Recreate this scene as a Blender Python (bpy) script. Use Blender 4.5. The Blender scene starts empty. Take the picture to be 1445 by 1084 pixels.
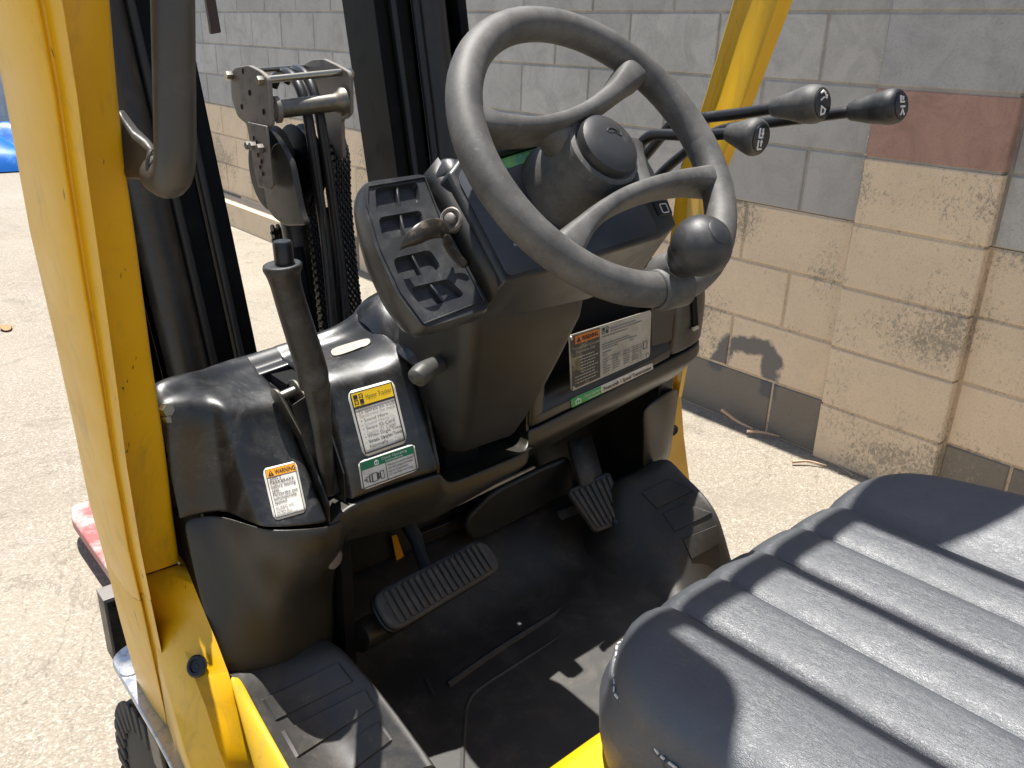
import bpy, bmesh, math, random
import numpy as np
from mathutils import Vector, Matrix
from mathutils.bvhtree import BVHTree
random.seed(7)
scn = bpy.context.scene
COL = scn.collection

# ------------------------------------------------------------------ camera
IW, IH = 1445.0, 1084.0
F_PX = 1214.2
YAW, PITCH, ROLL = math.radians(41.036), math.radians(21.985), math.radians(1.783)
CAM = Vector((0.0, 0.0, 1.3234))
_cy, _sy, _cp, _sp = math.cos(YAW), math.sin(YAW), math.cos(PITCH), math.sin(PITCH)
FW = Vector((_sy*_cp, _cy*_cp, -_sp))
_r0 = Vector((_cy, -_sy, 0)); _u0 = _r0.cross(FW)
RT = math.cos(ROLL)*_r0 + math.sin(ROLL)*_u0
UP = -math.sin(ROLL)*_r0 + math.cos(ROLL)*_u0
cd = bpy.data.cameras.new('camera'); cam = bpy.data.objects.new('camera', cd); COL.objects.link(cam)
M = Matrix((RT, UP, -FW)).transposed().to_4x4(); M.translation = CAM
cam.matrix_world = M
cd.sensor_width = 36; cd.lens = F_PX/IW*36; cd.clip_start = 0.02; cd.clip_end = 2000
scn.camera = cam

# ------------------------------------------------------------------ light
SUN = Vector((0.028, 0.265, 1.0)).normalized()
w = bpy.data.worlds.new('World'); scn.world = w; w.use_nodes = True
nt = w.node_tree; bg = nt.nodes['Background']
sky = nt.nodes.new('ShaderNodeTexSky'); sky.sky_type = 'NISHITA'; sky.sun_disc = False
sky.sun_elevation = math.asin(SUN.z); sky.sun_rotation = math.atan2(SUN.x, SUN.y)
sky.air_density = 1.0; sky.dust_density = 1.0; sky.ozone_density = 1.0
nt.links.new(sky.outputs[0], bg.inputs[0]); bg.inputs[1].default_value = 0.085
ld = bpy.data.lights.new('sun', 'SUN'); ld.energy = 5.0; ld.angle = math.radians(0.55); ld.color = (1.0, 0.965, 0.91)
sun = bpy.data.objects.new('sun', ld); COL.objects.link(sun)
sun.rotation_euler = SUN.to_track_quat('Z', 'Y').to_euler(); sun.location = (0, 3, 8)
vs = scn.view_settings; vs.view_transform = 'Standard'; vs.look = 'None'; vs.gamma = 1; vs.use_curve_mapping = False
vs.exposure = 0.92
scn.cycles.max_bounces = 8; scn.cycles.diffuse_bounces = 5; scn.cycles.glossy_bounces = 4

# ------------------------------------------------------------------ measured points: sight line through the photo met with a real plane
def ray(px, py): return (FW*F_PX + RT*(px-IW/2) - UP*(py-IH/2))
def onX(px, py, x): d = ray(px, py); return CAM + d*((x-CAM.x)/d.x)
def onY(px, py, y): d = ray(px, py); return CAM + d*((y-CAM.y)/d.y)
def onZ(px, py, z): d = ray(px, py); return CAM + d*((z-CAM.z)/d.z)
def onP(px, py, P, n): d = ray(px, py); return CAM + d*(((P-CAM).dot(n))/d.dot(n))
V = Vector

# ------------------------------------------------------------------ materials
def newmat(name):
    m = bpy.data.materials.new(name); m.use_nodes = True
    return m, m.node_tree, m.node_tree.nodes['Principled BSDF']
def N(t, typ, **k):
    n = t.nodes.new(typ)
    for a, b in k.items(): setattr(n, a, b)
    return n
def noise(t, vec, scale, detail=4, rough=.6, dist=0):
    n = N(t, 'ShaderNodeTexNoise'); n.inputs['Scale'].default_value = scale; n.inputs['Detail'].default_value = detail
    n.inputs['Roughness'].default_value = rough; n.inputs['Distortion'].default_value = dist
    t.links.new(vec, n.inputs['Vector']); return n.outputs[0]
def ramp(t, fac, stops):
    r = N(t, 'ShaderNodeValToRGB'); e = r.color_ramp.elements
    while len(e) < len(stops): e.new(.5)
    for i, (p, c) in enumerate(stops):
        e[i].position = p; e[i].color = (c, c, c, 1) if isinstance(c, (int, float)) else (*c, 1)
    t.links.new(fac, r.inputs[0]); return r.outputs[0]
def mixc(t, fac, a, b, mode='MIX'):
    m = N(t, 'ShaderNodeMix', data_type='RGBA', blend_type=mode)
    for s, v in ((m.inputs[0], fac), (m.inputs[6], a), (m.inputs[7], b)):
        if isinstance(v, (int, float)): s.default_value = v
        elif isinstance(v, tuple): s.default_value = (*v, 1)
        else: t.links.new(v, s)
    return m.outputs[2]
def mth(t, op, a, b=0.0, c=None):
    m = N(t, 'ShaderNodeMath', operation=op)
    for i, v in enumerate((a, b, c)):
        if v is None: continue
        if isinstance(v, (int, float)): m.inputs[i].default_value = v
        else: t.links.new(v, m.inputs[i])
    return m.outputs[0]
def bump(t, b, h, strength, dist):
    n = N(t, 'ShaderNodeBump'); n.inputs['Strength'].default_value = strength; n.inputs['Distance'].default_value = dist
    t.links.new(h, n.inputs['Height']); t.links.new(n.outputs[0], b.inputs['Normal'])
def posn(t): return N(t, 'ShaderNodeNewGeometry').outputs['Position']
def setc(t, b, col):
    if isinstance(col, tuple): b.inputs['Base Color'].default_value = (*col, 1)
    else: t.links.new(col, b.inputs['Base Color'])
def simple(name, col, rough=.5, metal=0.0, spec=.5, grain=0, gs=900, wear=None, wear_scale=40, wlim=(.52, .72), wfac=1.0):
    m, t, b = newmat(name); p = posn(t)
    c = col
    if wear:
        f = ramp(t, noise(t, p, wear_scale, 7, .68), [(wlim[0], 0.0), (wlim[1], wfac)])
        c = mixc(t, f, col, wear)
        r = mth(t, 'MULTIPLY_ADD', f, .22, rough); t.links.new(r, b.inputs['Roughness'])
    else: b.inputs['Roughness'].default_value = rough
    setc(t, b, c); b.inputs['Metallic'].default_value = metal; b.inputs['Specular IOR Level'].default_value = spec
    if grain: bump(t, b, noise(t, p, gs, 2, .5), grain, .001)
    return m
def scuffed(name, col, dust, rough=.42, amount=.5, scratch=True, grain=.15):
    """moulded plastic with dust freckles and fine random scratches"""
    m, t, b = newmat(name); p = posn(t)
    f1 = ramp(t, noise(t, p, 16, 8, .7, .6), [(.46, 0.0), (.74, 1.0)])
    f2 = ramp(t, noise(t, p, 210, 5, .75, 1.2), [(.55, 0.0), (.66, 1.0)])
    f3 = ramp(t, noise(t, p, 60, 6, .8, 3.5), [(.485, 0.0), (.5, 1.0), (.515, 0.0)])
    f = mth(t, 'MULTIPLY', f1, mth(t, 'MULTIPLY_ADD', f2, .7, .22))
    if scratch: f = mth(t, 'MULTIPLY_ADD', mth(t, 'MULTIPLY', f3, f1), .30, f)
    f = mth(t, 'MULTIPLY', f, amount)
    base = mixc(t, noise(t, p, 5, 3), tuple(x*.8 for x in col), tuple(min(1, x*1.25) for x in col))
    setc(t, b, mixc(t, f, base, dust))
    t.links.new(mth(t, 'MULTIPLY_ADD', f1, .16, rough-.05), b.inputs['Roughness'])
    b.inputs['Specular IOR Level'].default_value = .55; b.inputs['IOR'].default_value = 1.55
    bump(t, b, noise(t, p, 1500, 2, .5), grain, .0006)
    return m

m_yellow, t, b = newmat('yellow_paint'); p = posn(t)
_s = N(t, 'ShaderNodeMapping'); _s.inputs['Scale'].default_value = (1, 1, .25); t.links.new(p, _s.inputs[0]); sp = _s.outputs[0]
yc = mixc(t, ramp(t, noise(t, p, 6, 5), [(.3, 0.0), (.7, 1.0)]), (.66, .358, .003), (.75, .435, .007))
yc = mixc(t, mth(t, 'MULTIPLY', ramp(t, noise(t, sp, 26, 8, .72, 1), [(.54, 0.0), (.70, 1.0)]), .45), yc, (.30, .19, .03))
yc = mixc(t, ramp(t, noise(t, sp, 75, 3, .6, .8), [(.718, 0.0), (.735, .85)]), yc, (.05, .022, .012))
yc = mixc(t, mth(t, 'MULTIPLY', ramp(t, noise(t, sp, 55, 6, .8, 4), [(.488, 0.0), (.5, 1.0), (.512, 0.0)]), ramp(t, noise(t, p, 5, 4), [(.52, 0.0), (.66, .55)])), yc, (.20, .12, .03))
setc(t, b, yc); t.links.new(ramp(t, noise(t, p, 18, 5), [(.3, .30), (.75, .48)]), b.inputs['Roughness'])
bump(t, b, noise(t, p, 260, 3, .5), .08, .001)
b.inputs['Coat Weight'].default_value = .15; b.inputs['Coat Roughness'].default_value = .3
m_yellow_dull = simple('yellow_paint_scuffed', (.70, .42, .02), .5, wear=(.33, .25, .09), wear_scale=22, wlim=(.5, .75), grain=.1, gs=300)

m_cowl = scuffed('cowl_plastic', (.012, .012, .0118), (.24, .23, .21), .37, .80)
m_cowl_low = scuffed('lower_cowl_plastic', (.019, .0165, .0115), (.15, .13, .09), .40, .36, grain=.25)
m_column = scuffed('column_plastic', (.010, .0098, .009), (.12, .11, .09), .50, .30, grain=.25)
m_console = scuffed('console_plastic', (.016, .017, .018), (.22, .22, .21), .44, .40)
m_panel = simple('panel_film', (.022, .028, .038), .50, spec=1.0, wear=(.13, .14, .15), wear_scale=9, wlim=(.35, .8), wfac=.5, grain=.05)
m_tray = scuffed('tray_plastic', (.024, .025, .027), (.28, .28, .27), .42, .50)
m_wheel, t, b = newmat('steering_rubber'); p = posn(t)
wc = mixc(t, ramp(t, noise(t, p, 24, 6, .7), [(.35, 0.0), (.7, 1.0)]), (.058, .055, .051), (.135, .129, .119))
wc = mixc(t, ramp(t, noise(t, p, 9, 5, .65, .5), [(.48, 0.0), (.70, .65)]), wc, (.040, .038, .036))
wc = mixc(t, ramp(t, noise(t, p, 230, 4, .7), [(.60, 0.0), (.72, .35)]), wc, (.27, .255, .23))
setc(t, b, wc); b.inputs['Roughness'].default_value = .56; bump(t, b, noise(t, p, 1300, 3, .6), .35, .0008)
m_rubber_dark = simple('dark_rubber', (.030, .030, .031), .42, grain=.2, gs=1400, wear=(.06, .06, .058), wear_scale=30)
m_knob = simple('knob_rubber', (.020, .020, .021), .44, grain=.3, gs=1600, wear=(.09, .088, .082), wear_scale=30, wlim=(.45, .75))
m_knob_pale = simple('knob_rubber_pale', (.050, .049, .046), .46, grain=.3, gs=1600, wear=(.13, .125, .115), wear_scale=30, wlim=(.4, .75))  # paler copy of the knob rubber: sunlight put into the lit knobs' colour
m_black = simple('satin_black_steel', (.012, .012, .013), .38, grain=.1, gs=500, wear=(.035, .034, .03), wear_scale=25)
m_void = simple('dark_inside', (.006, .006, .006), .8, spec=.2)
m_mast = simple('mast_steel', (.004, .0042, .0052), .42, spec=.12, wear=(.014, .014, .013), wear_scale=14)
m_mast_brown = simple('mast_steel_worn', (.026, .024, .021), .36, wear=(.05, .043, .032), wear_scale=30)
m_steel = simple('bare_steel', (.20, .19, .165), .40, 1.0, wear=(.17, .155, .12), wear_scale=60, wlim=(.45, .7))
m_plate = simple('dull_steel_plate', (.215, .195, .175), .52, .4, wear=(.16, .145, .125), wear_scale=45)
m_zinc = simple('zinc_bolt', (.36, .34, .29), .32, 1.0)
m_hose = simple('hydraulic_hose', (.016, .016, .017), .40, grain=.2, gs=700)
m_chain = simple('greasy_chain', (.018, .017, .015), .42, .3, wear=(.05, .045, .035), wear_scale=140)
m_handle = simple('grab_tube', (.050, .046, .040), .42, grain=.15, gs=900, wear=(.085, .078, .064), wear_scale=20)
m_brown = simple('brown_steel', (.060, .035, .026), .5, wear=(.10, .06, .045), wear_scale=40)
m_mat = scuffed('floor_rubber', (.034, .032, .029), (.18, .155, .115), .52, 1.0, grain=.3)
m_pedal = simple('pedal_rubber', (.075, .072, .067), .55, wear=(.16, .145, .12), wear_scale=45, wlim=(.5, .8), grain=.3)
m_white = simple('label_white', (.66, .63, .57), .42, wear=(.44, .40, .33), wear_scale=50, wlim=(.52, .72))
m_ink = simple('label_ink', (.02, .02, .024), .5)
m_inkgrey = simple('faded_ink', (.16, .155, .15), .5)
m_lyel = simple('label_yellow', (.80, .52, .015), .42)
m_lor = simple('label_orange', (.80, .33, .015), .42)
m_lorange = simple('plate_orange', (.70, .20, .02), .42)
m_lgreen = simple('label_green', (.006, .14, .055), .42)
m_lgreen2 = simple('strip_green', (.02, .36, .06), .42)
m_plated = simple('plate_black', (.045, .043, .038), .34, wear=(.30, .24, .10), wear_scale=26, wlim=(.50, .60), wfac=.8)
m_platel = simple('plate_aluminium', (.46, .43, .37), .36, .15, wear=(.33, .29, .22), wear_scale=35, wlim=(.45, .7))
m_display, t, b = newmat('display_film'); p = posn(t)
setc(t, b, mixc(t, ramp(t, noise(t, p, 60, 5, .7, 1), [(.42, 0.0), (.56, 1.0)]), (.10, .33, .16), (.20, .52, .10))); b.inputs['Roughness'].default_value = .3
m_white_mark = simple('icon_white', (.72, .71, .69), .4)
m_greyplast = simple('pale_grey_plastic', (.055, .054, .05), .5, grain=.1)
m_chrome = simple('worn_bright_steel', (.56, .56, .56), .28, .9, wear=(.36, .35, .33), wear_scale=70, wlim=(.45, .65))
m_fork = simple('fork_red', (.40, .10, .09), .45, wear=(.45, .36, .33), wear_scale=12, wlim=(.44, .62))
m_tyre = simple('tyre_rubber', (.030, .029, .027), .75, grain=.4, gs=300, wear=(.07, .063, .052), wear_scale=30)
m_keyfob = simple('worn_leather', (.022, .018, .013), .38, wear=(.15, .12, .08), wear_scale=60, wlim=(.5, .7))

# black vinyl
m_vinyl, t, b = newmat('black_vinyl'); p = posn(t)
_mp = N(t, 'ShaderNodeMapping'); _mp.inputs['Rotation'].default_value = (0, 0, .5); _mp.inputs['Scale'].default_value = (1, .42, 1); t.links.new(p, _mp.inputs[0])
vor = N(t, 'ShaderNodeTexVoronoi', feature='DISTANCE_TO_EDGE'); vor.inputs['Scale'].default_value = 800; vor.inputs['Randomness'].default_value = 1
_nz = N(t, 'ShaderNodeTexNoise'); _nz.inputs['Scale'].default_value = 140; t.links.new(_mp.outputs[0], _nz.inputs['Vector'])
_ad = N(t, 'ShaderNodeMix', data_type='VECTOR'); _ad.inputs[0].default_value = .012
t.links.new(_mp.outputs[0], _ad.inputs[4]); t.links.new(_nz.outputs[1], _ad.inputs[5]); t.links.new(_ad.outputs[1], vor.inputs['Vector'])
hgt = mth(t, 'ADD', ramp(t, vor.outputs[0], [(0.0, 0.0), (.22, 1.0)]), mth(t, 'MULTIPLY', noise(t, p, 320, 4, .6), 1.1))
setc(t, b, mixc(t, noise(t, p, 11, 4), (.028, .032, .039), (.040, .045, .053))); b.inputs['Specular IOR Level'].default_value = 1.0; b.inputs['IOR'].default_value = 1.6
t.links.new(ramp(t, noise(t, p, 30, 5), [(.3, .50), (.7, .62)]), b.inputs['Roughness'])
bump(t, b, hgt, .34, .0005)

# concrete yard
m_ground, t, b = newmat('yard_concrete'); p = posn(t)
v1 = N(t, 'ShaderNodeTexVoronoi'); v1.inputs['Scale'].default_value = 210; t.links.new(p, v1.inputs['Vector'])
st = N(t, 'ShaderNodeSeparateColor'); t.links.new(v1.outputs['Color'], st.inputs[0])
gc = ramp(t, st.outputs[0], [(0.0, (.172, .144, .110)), (.35, (.245, .212, .164)), (.75, (.310, .272, .215)), (1.0, (.46, .42, .36))])
gc = mixc(t, ramp(t, noise(t, p, 75, 4, .7), [(.35, .6), (.7, .1)]), gc, (.26, .22, .163))
gc = mixc(t, ramp(t, noise(t, p, 2.2, 6, .65, .4), [(.50, 0.0), (.72, .55)]), gc, (.20, .165, .125))
gc = mixc(t, ramp(t, noise(t, p, .7, 5, .6), [(.45, 0.0), (.7, .35)]), gc, (.37, .325, .255))
gc = mixc(t, ramp(t, noise(t, p, 3.2, 3, .5, 1.2), [(.62, 0.0), (.76, .55)]), gc, (.10, .085, .066))
gc = mixc(t, ramp(t, noise(t, p, 38, 3, .5), [(.70, 0.0), (.74, .7)]), gc, (.11, .095, .075))
crk = ramp(t, noise(t, p, .9, 9, .62, .7), [(.497, 0.0), (.5, .45), (.503, 0.0)])
gc = mixc(t, crk, gc, (.10, .083, .06))
gc = mixc(t, ramp(t, noise(t, p, 9, 5, .7), [(.62, 0.0), (.74, .5)]), gc, (.15, .12, .085))
setc(t, b, gc); b.inputs['Roughness'].default_value = .8
bump(t, b, mth(t, 'ADD', v1.outputs['Distance'], noise(t, p, 60, 5, .7)), .45, .004)

# block wall paints; marks sit at fixed places on the wall
def wallmat(name, base, alt, worn=None, wl=(.52, .66), grey_arch=False, lowdirt=False):
    m, t, b = newmat(name); p = posn(t); oi = N(t, 'ShaderNodeObjectInfo').outputs['Random']
    c = mixc(t, oi, base, alt)
    c = mixc(t, ramp(t, noise(t, p, 3.0, 5, .6), [(.35, 0.0), (.7, .4)]), c, tuple(x*.78 for x in base))
    mot = mth(t, 'MULTIPLY', ramp(t, noise(t, p, 7.5, 7, .72, .8), [(.44, 0.0), (.66, 1.0)]), .55 if not worn else .15)
    c = mixc(t, mot, c, tuple(x*.52 for x in base))
    if worn:
        st = N(t, 'ShaderNodeMapping'); st.inputs['Scale'].default_value = (1, 1, .75); t.links.new(p, st.inputs[0])
        patch = ramp(t, noise(t, p, 3.4, 3, .5), [(.42, 0.0), (.66, 1.0)])
        fine = noise(t, st.outputs[0], 85, 6, .78, .9)
        f = ramp(t, mth(t, 'MULTIPLY_ADD', patch, .17, fine), [(wl[0], 0.0), (wl[1], 1.0)])
        c = mixc(t, mth(t, 'MULTIPLY', f, .8), c, worn)
    c = mixc(t, ramp(t, noise(t, p, 170, 4, .7), [(.36, .30), (.50, 0.0)]), c, tuple(x*.5 for x in base))
    c = mixc(t, ramp(t, noise(t, p, 240, 3, .6), [(.66, 0.0), (.74, .25)]), c, tuple(min(1, x*1.5) for x in base))
    if grey_arch:   # soft-edged grey arch mixed into the block colour
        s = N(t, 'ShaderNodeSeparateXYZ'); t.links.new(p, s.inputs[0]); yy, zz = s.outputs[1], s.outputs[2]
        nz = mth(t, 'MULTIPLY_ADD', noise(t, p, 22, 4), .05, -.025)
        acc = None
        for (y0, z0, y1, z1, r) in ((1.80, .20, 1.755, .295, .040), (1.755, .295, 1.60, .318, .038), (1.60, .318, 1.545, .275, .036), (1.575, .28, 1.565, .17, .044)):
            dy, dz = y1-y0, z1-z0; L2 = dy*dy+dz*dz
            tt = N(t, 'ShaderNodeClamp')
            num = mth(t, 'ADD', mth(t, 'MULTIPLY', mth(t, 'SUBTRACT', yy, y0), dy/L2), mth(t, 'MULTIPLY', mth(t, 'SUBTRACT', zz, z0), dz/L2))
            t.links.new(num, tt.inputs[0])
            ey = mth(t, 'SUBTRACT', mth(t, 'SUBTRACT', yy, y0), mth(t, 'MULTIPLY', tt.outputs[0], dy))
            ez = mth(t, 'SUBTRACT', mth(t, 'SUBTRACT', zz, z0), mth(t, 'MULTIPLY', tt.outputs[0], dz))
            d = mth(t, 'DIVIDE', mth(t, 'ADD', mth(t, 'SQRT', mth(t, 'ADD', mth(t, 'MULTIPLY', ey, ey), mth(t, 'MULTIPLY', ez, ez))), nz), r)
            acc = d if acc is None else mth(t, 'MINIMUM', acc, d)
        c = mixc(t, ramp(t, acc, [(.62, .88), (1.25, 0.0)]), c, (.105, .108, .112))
    setc(t, b, c); b.inputs['Roughness'].default_value = .85
    bump(t, b, mth(t, 'ADD', noise(t, p, 130, 5, .75), mth(t, 'MULTIPLY', noise(t, p, 420, 2), .5)), .55, .003)
    return m
m_bgrey = wallmat('grey_block', (.54, .52, .475), (.40, .385, .35))
m_btan = wallmat('tan_painted_block', (.83, .655, .445), (.80, .625, .43), (.25, .215, .16), (.64, .74), grey_arch=True)
m_btanw = wallmat('tan_block_worn', (.82, .645, .44), (.80, .63, .43), (.235, .205, .155), (.585, .72), grey_arch=True)
m_bred = wallmat('red_block', (.46, .275, .21), (.46, .275, .21))
m_bdark = wallmat('bare_dark_block', (.235, .20, .155), (.205, .18, .145), (.40, .31, .20), (.70, .80), grey_arch=True)
m_bpil = wallmat('grey_pilaster_block', (.44, .43, .41), (.44, .43, .41))
m_mortar = wallmat('mortar', (.42, .385, .33), (.42, .385, .33))
m_mortar_tan = wallmat('painted_mortar', (.66, .52, .36), (.66, .52, .36), (.27, .235, .18), (.56, .66))
m_tarp = simple('blue_tarp', (.012, .14, .52), .38, wear=(.05, .24, .66), wear_scale=8)
m_contain = simple('pale_container', (.58, .60, .62), .5, wear=(.45, .47, .48), wear_scale=3)
m_stick = simple('dry_stick', (.50, .33, .21), .7, wear=(.66, .52, .38), wear_scale=60)
m_leaf = simple('dry_leaf', (.42, .20, .08), .7, wear=(.25, .12, .05), wear_scale=60)

# ------------------------------------------------------------------ builders
ORG = {}
def thing(name, label, cat, loc, group=None):
    o = bpy.data.objects.new(name, None); COL.objects.link(o); o.location = loc; o.empty_display_size = .1
    o['label'] = label; o['category'] = cat
    if group: o['group'] = group
    ORG[o.name] = Vector(loc); return o
def tag(o, label, cat, group=None):
    o['label'] = label; o['category'] = cat
    if group: o['group'] = group
    return o
def obj(name, vf, mat, parent=None, smooth=True, bevel=0, seg=2, sub=0, angle=40, solid=0, offset=-1, label=None):
    vs_, fs = vf
    off = ORG[parent.name] if parent else Vector((0, 0, 0))
    me = bpy.data.meshes.new(name); me.from_pydata([tuple(Vector(v)-off) for v in vs_], [], fs); me.validate()
    bm = bmesh.new(); bm.from_mesh(me); bmesh.ops.recalc_face_normals(bm, faces=bm.faces); bm.to_mesh(me); bm.free()
    if smooth:
        me.shade_smooth()
        if not sub: me.set_sharp_from_angle(angle=math.radians(angle))
    o = bpy.data.objects.new(name, me); COL.objects.link(o)
    if parent: o.parent = parent; ORG[o.name] = off
    mats = mat if isinstance(mat, (list, tuple)) else [mat]
    for m in mats: me.materials.append(m)
    if solid: md = o.modifiers.new('s', 'SOLIDIFY'); md.thickness = solid; md.offset = offset
    if bevel:
        md = o.modifiers.new('b', 'BEVEL'); md.width = bevel; md.segments = seg; md.limit_method = 'ANGLE'; md.angle_limit = math.radians(32); md.harden_normals = False
    if sub: md = o.modifiers.new('u', 'SUBSURF'); md.levels = sub; md.render_levels = sub
    if label: o['label'] = label
    return o
def join(*parts):
    vs_, fs = [], []
    for v, f in parts:
        k = len(vs_); vs_ += list(v); fs += [[i+k for i in q] for q in f]
    return vs_, fs
def loft(rows, closed=False, cap0=False, cap1=False):
    n = len(rows[0]); vs_ = [V(p) for r in rows for p in r]; fs = []
    m = n if closed else n-1
    for i in range(len(rows)-1):
        for j in range(m):
            a, b2 = i*n+j, i*n+(j+1) % n
            fs.append([a, b2, b2+n, a+n])
    if cap0: fs.append(list(range(n))[::-1])
    if cap1: fs.append([(len(rows)-1)*n+j for j in range(n)])
    return vs_, fs
def catmull(pts, k=6):
    pts = [V(p) for p in pts]
    if len(pts) < 3: return pts
    P = [pts[0]*2-pts[1]] + pts + [pts[-1]*2-pts[-2]]; out = []
    for i in range(1, len(P)-2):
        for s in range(k):
            t_ = s/k; a, b2, c, d = P[i-1], P[i], P[i+1], P[i+2]
            out.append(.5*((2*b2)+(c-a)*t_+(2*a-5*b2+4*c-d)*t_*t_+(3*b2-a-3*c+d)*t_**3))
    out.append(pts[-1]); return out
def frames(path):
    T = []
    for i in range(len(path)):
        a = path[max(0, i-1)]; c = path[min(len(path)-1, i+1)]; T.append((c-a).normalized())
    n = T[0].orthogonal().normalized(); out = []
    for tt in T:
        n = (n-tt*n.dot(tt)).normalized(); out.append((n, tt.cross(n)))
    return out
def tube(path, r, seg=12, caps=True, k=6, smooth=True):
    path = catmull(path, k) if smooth else [V(p) for p in path]
    fr = frames(path); rows = []
    rr = r if hasattr(r, '__len__') else None
    for i, (p_, (a, b2)) in enumerate(zip(path, fr)):
        rad = r if rr is None else float(np.interp(i/(len(path)-1), np.linspace(0, 1, len(rr)), rr))
        rows.append([p_+rad*(math.cos(2*math.pi*j/seg)*a+math.sin(2*math.pi*j/seg)*b2) for j in range(seg)])
    return loft(rows, True, caps, caps)
def basis(axis):
    axis = V(axis).normalized(); a = axis.orthogonal().normalized(); return a, axis.cross(a), axis
def revolve(prof, o, axis, seg=32, squash=None, a=None):
    """prof: (radius, height) pairs along the axis"""
    o = V(o); A, B, C_ = basis(axis)
    if a is not None: A = (V(a)-C_*V(a).dot(C_)).normalized(); B = C_.cross(A)
    q = squash or (1, 1)
    rows = [[o+C_*h+A*(r*q[0]*math.cos(2*math.pi*j/seg))+B*(r*q[1]*math.sin(2*math.pi*j/seg)) for j in range(seg)] for r, h in prof]
    return loft(rows, True, True, True)
def cyl(p0, p1, r, seg=16):
    return tube([V(p0), V(p1)], r, seg, smooth=False)
def bolt(p0, axis, r=.006, h=.005):
    a, b2, c = basis(axis); p0 = V(p0)
    rows = [[p0+c*hh+rr*(math.cos(math.pi/3*j)*a+math.sin(math.pi/3*j)*b2) for j in range(6)] for hh, rr in ((0, r), (h*.8, r), (h, r*.85))]
    return loft(rows, True, True, True)
def prism(pts, vec, back=0.0):
    pts = [V(p) for p in pts]; vec = V(vec); n = len(pts)
    vs_ = [p-vec*back for p in pts]+[p+vec for p in pts]
    fs = [list(range(n))[::-1], list(range(n, 2*n))]+[[i, (i+1) % n, (i+1) % n+n, i+n] for i in range(n)]
    return vs_, fs
def box(x0, x1, y0, y1, z0, z1):
    return prism([(x0, y0, z0), (x1, y0, z0), (x1, y1, z0), (x0, y1, z0)], (0, 0, z1-z0))
def roundpoly(pts, r, k=4):
    """round the corners of a planar polygon"""
    pts = [V(p) for p in pts]; out = []; n = len(pts)
    for i in range(n):
        p0, p1, p2 = pts[i-1], pts[i], pts[(i+1) % n]
        d0, d1 = (p0-p1), (p2-p1); l = min(r, d0.length*.45, d1.length*.45)
        a, c = p1+d0.normalized()*l, p1+d1.normalized()*l
        for s in range(k+1):
            t_ = s/k; out.append((1-t_)**2*a+2*t_*(1-t_)*p1+t_*t_*c)
    return out

def text_mesh(body, size, align='LEFT', spacing=1.0, line=1.0):
    cu = bpy.data.curves.new('t', 'FONT'); cu.body = body; cu.size = size; cu.align_x = align; cu.space_character = spacing; cu.space_line = line; cu.resolution_u = 2
    ob = bpy.data.objects.new('t', cu); COL.objects.link(ob)
    dg = bpy.context.evaluated_depsgraph_get(); me = ob.evaluated_get(dg).to_mesh()
    r = [v.co.copy() for v in me.vertices], [list(p_.vertices) for p_ in me.polygons]
    ob.evaluated_get(dg).to_mesh_clear(); bpy.data.objects.remove(ob); bpy.data.curves.remove(cu); return r
def bold(vf, d):
    v, f = vf
    return join((v, f), ([p_+V((d, 0, 0)) for p_ in v], f), ([p_+V((0, d*.7, 0)) for p_ in v], f))

# ------------------------------------------------------------------ ground, air, wall
def plane_obj(name, x0, x1, y0, y1, z, mat):
    o = obj(name, ([(x0, y0, z), (x1, y0, z), (x1, y1, z), (x0, y1, z)], [[0, 1, 2, 3]]), mat, smooth=False); o['kind'] = 'structure'; return o
plane_obj('ground', -60, 60, -60, 120, 0, m_ground)

WX = 2.587; CH = .203; BL = .406
wall = thing('block_wall', 'long concrete block wall, grey above and tan painted below, behind the forklift', 'wall', (WX, 2, 0))
NC = 13; Y_END = 7.2; Y_BEG = -1.0; PIL0, PIL1 = .935, 1.347
def wallbox(name, z0, z1, mat, dx=.0045):
    return obj(name, box(WX+dx, WX+.19, Y_BEG, Y_END, z0, z1), mat, wall, smooth=False)
wallbox('mortar_bed', 4*CH+.002, NC*CH, m_mortar)
wallbox('mortar_bed', -.3, 4*CH, m_mortar_tan)
def block_mesh(name, l, h, mat, d=.06, jag=0.0):
    bm = bmesh.new(); bmesh.ops.create_cube(bm, size=1)
    for v in bm.verts: v.co = V((v.co.x*d + d/2, v.co.y*l, v.co.z*h))
    for v in bm.verts: v.co += V((0, random.uniform(-.0012, .0012), random.uniform(-.0012, .0012)))
    fr = [e for e in bm.edges if all(v.co.x < d*.5 for v in e.verts)]
    bmesh.ops.bevel(bm, geom=fr, offset=.0035, segments=1, affect='EDGES')
    me = bpy.data.meshes.new(name); bm.to_mesh(me); bm.free(); me.materials.append(mat); return me
BM = {}
def getblock(l, mat):
    key = (round(l, 3), mat.name)
    if key not in BM: BM[key] = [block_mesh('block', l-.0095, CH-.0095, mat) for _ in range(3)]
    return random.choice(BM[key])
def put_block(y0, y1, c, mat, dx=0.0):
    o = bpy.data.objects.new('block', getblock(y1-y0, mat)); COL.objects.link(o); o.parent = wall
    o.location = V((WX+dx+random.uniform(-.0015, .0012), (y0+y1)/2, (c+.5)*CH)) - ORG[wall.name]
    return o
U0 = 5.814
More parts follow.
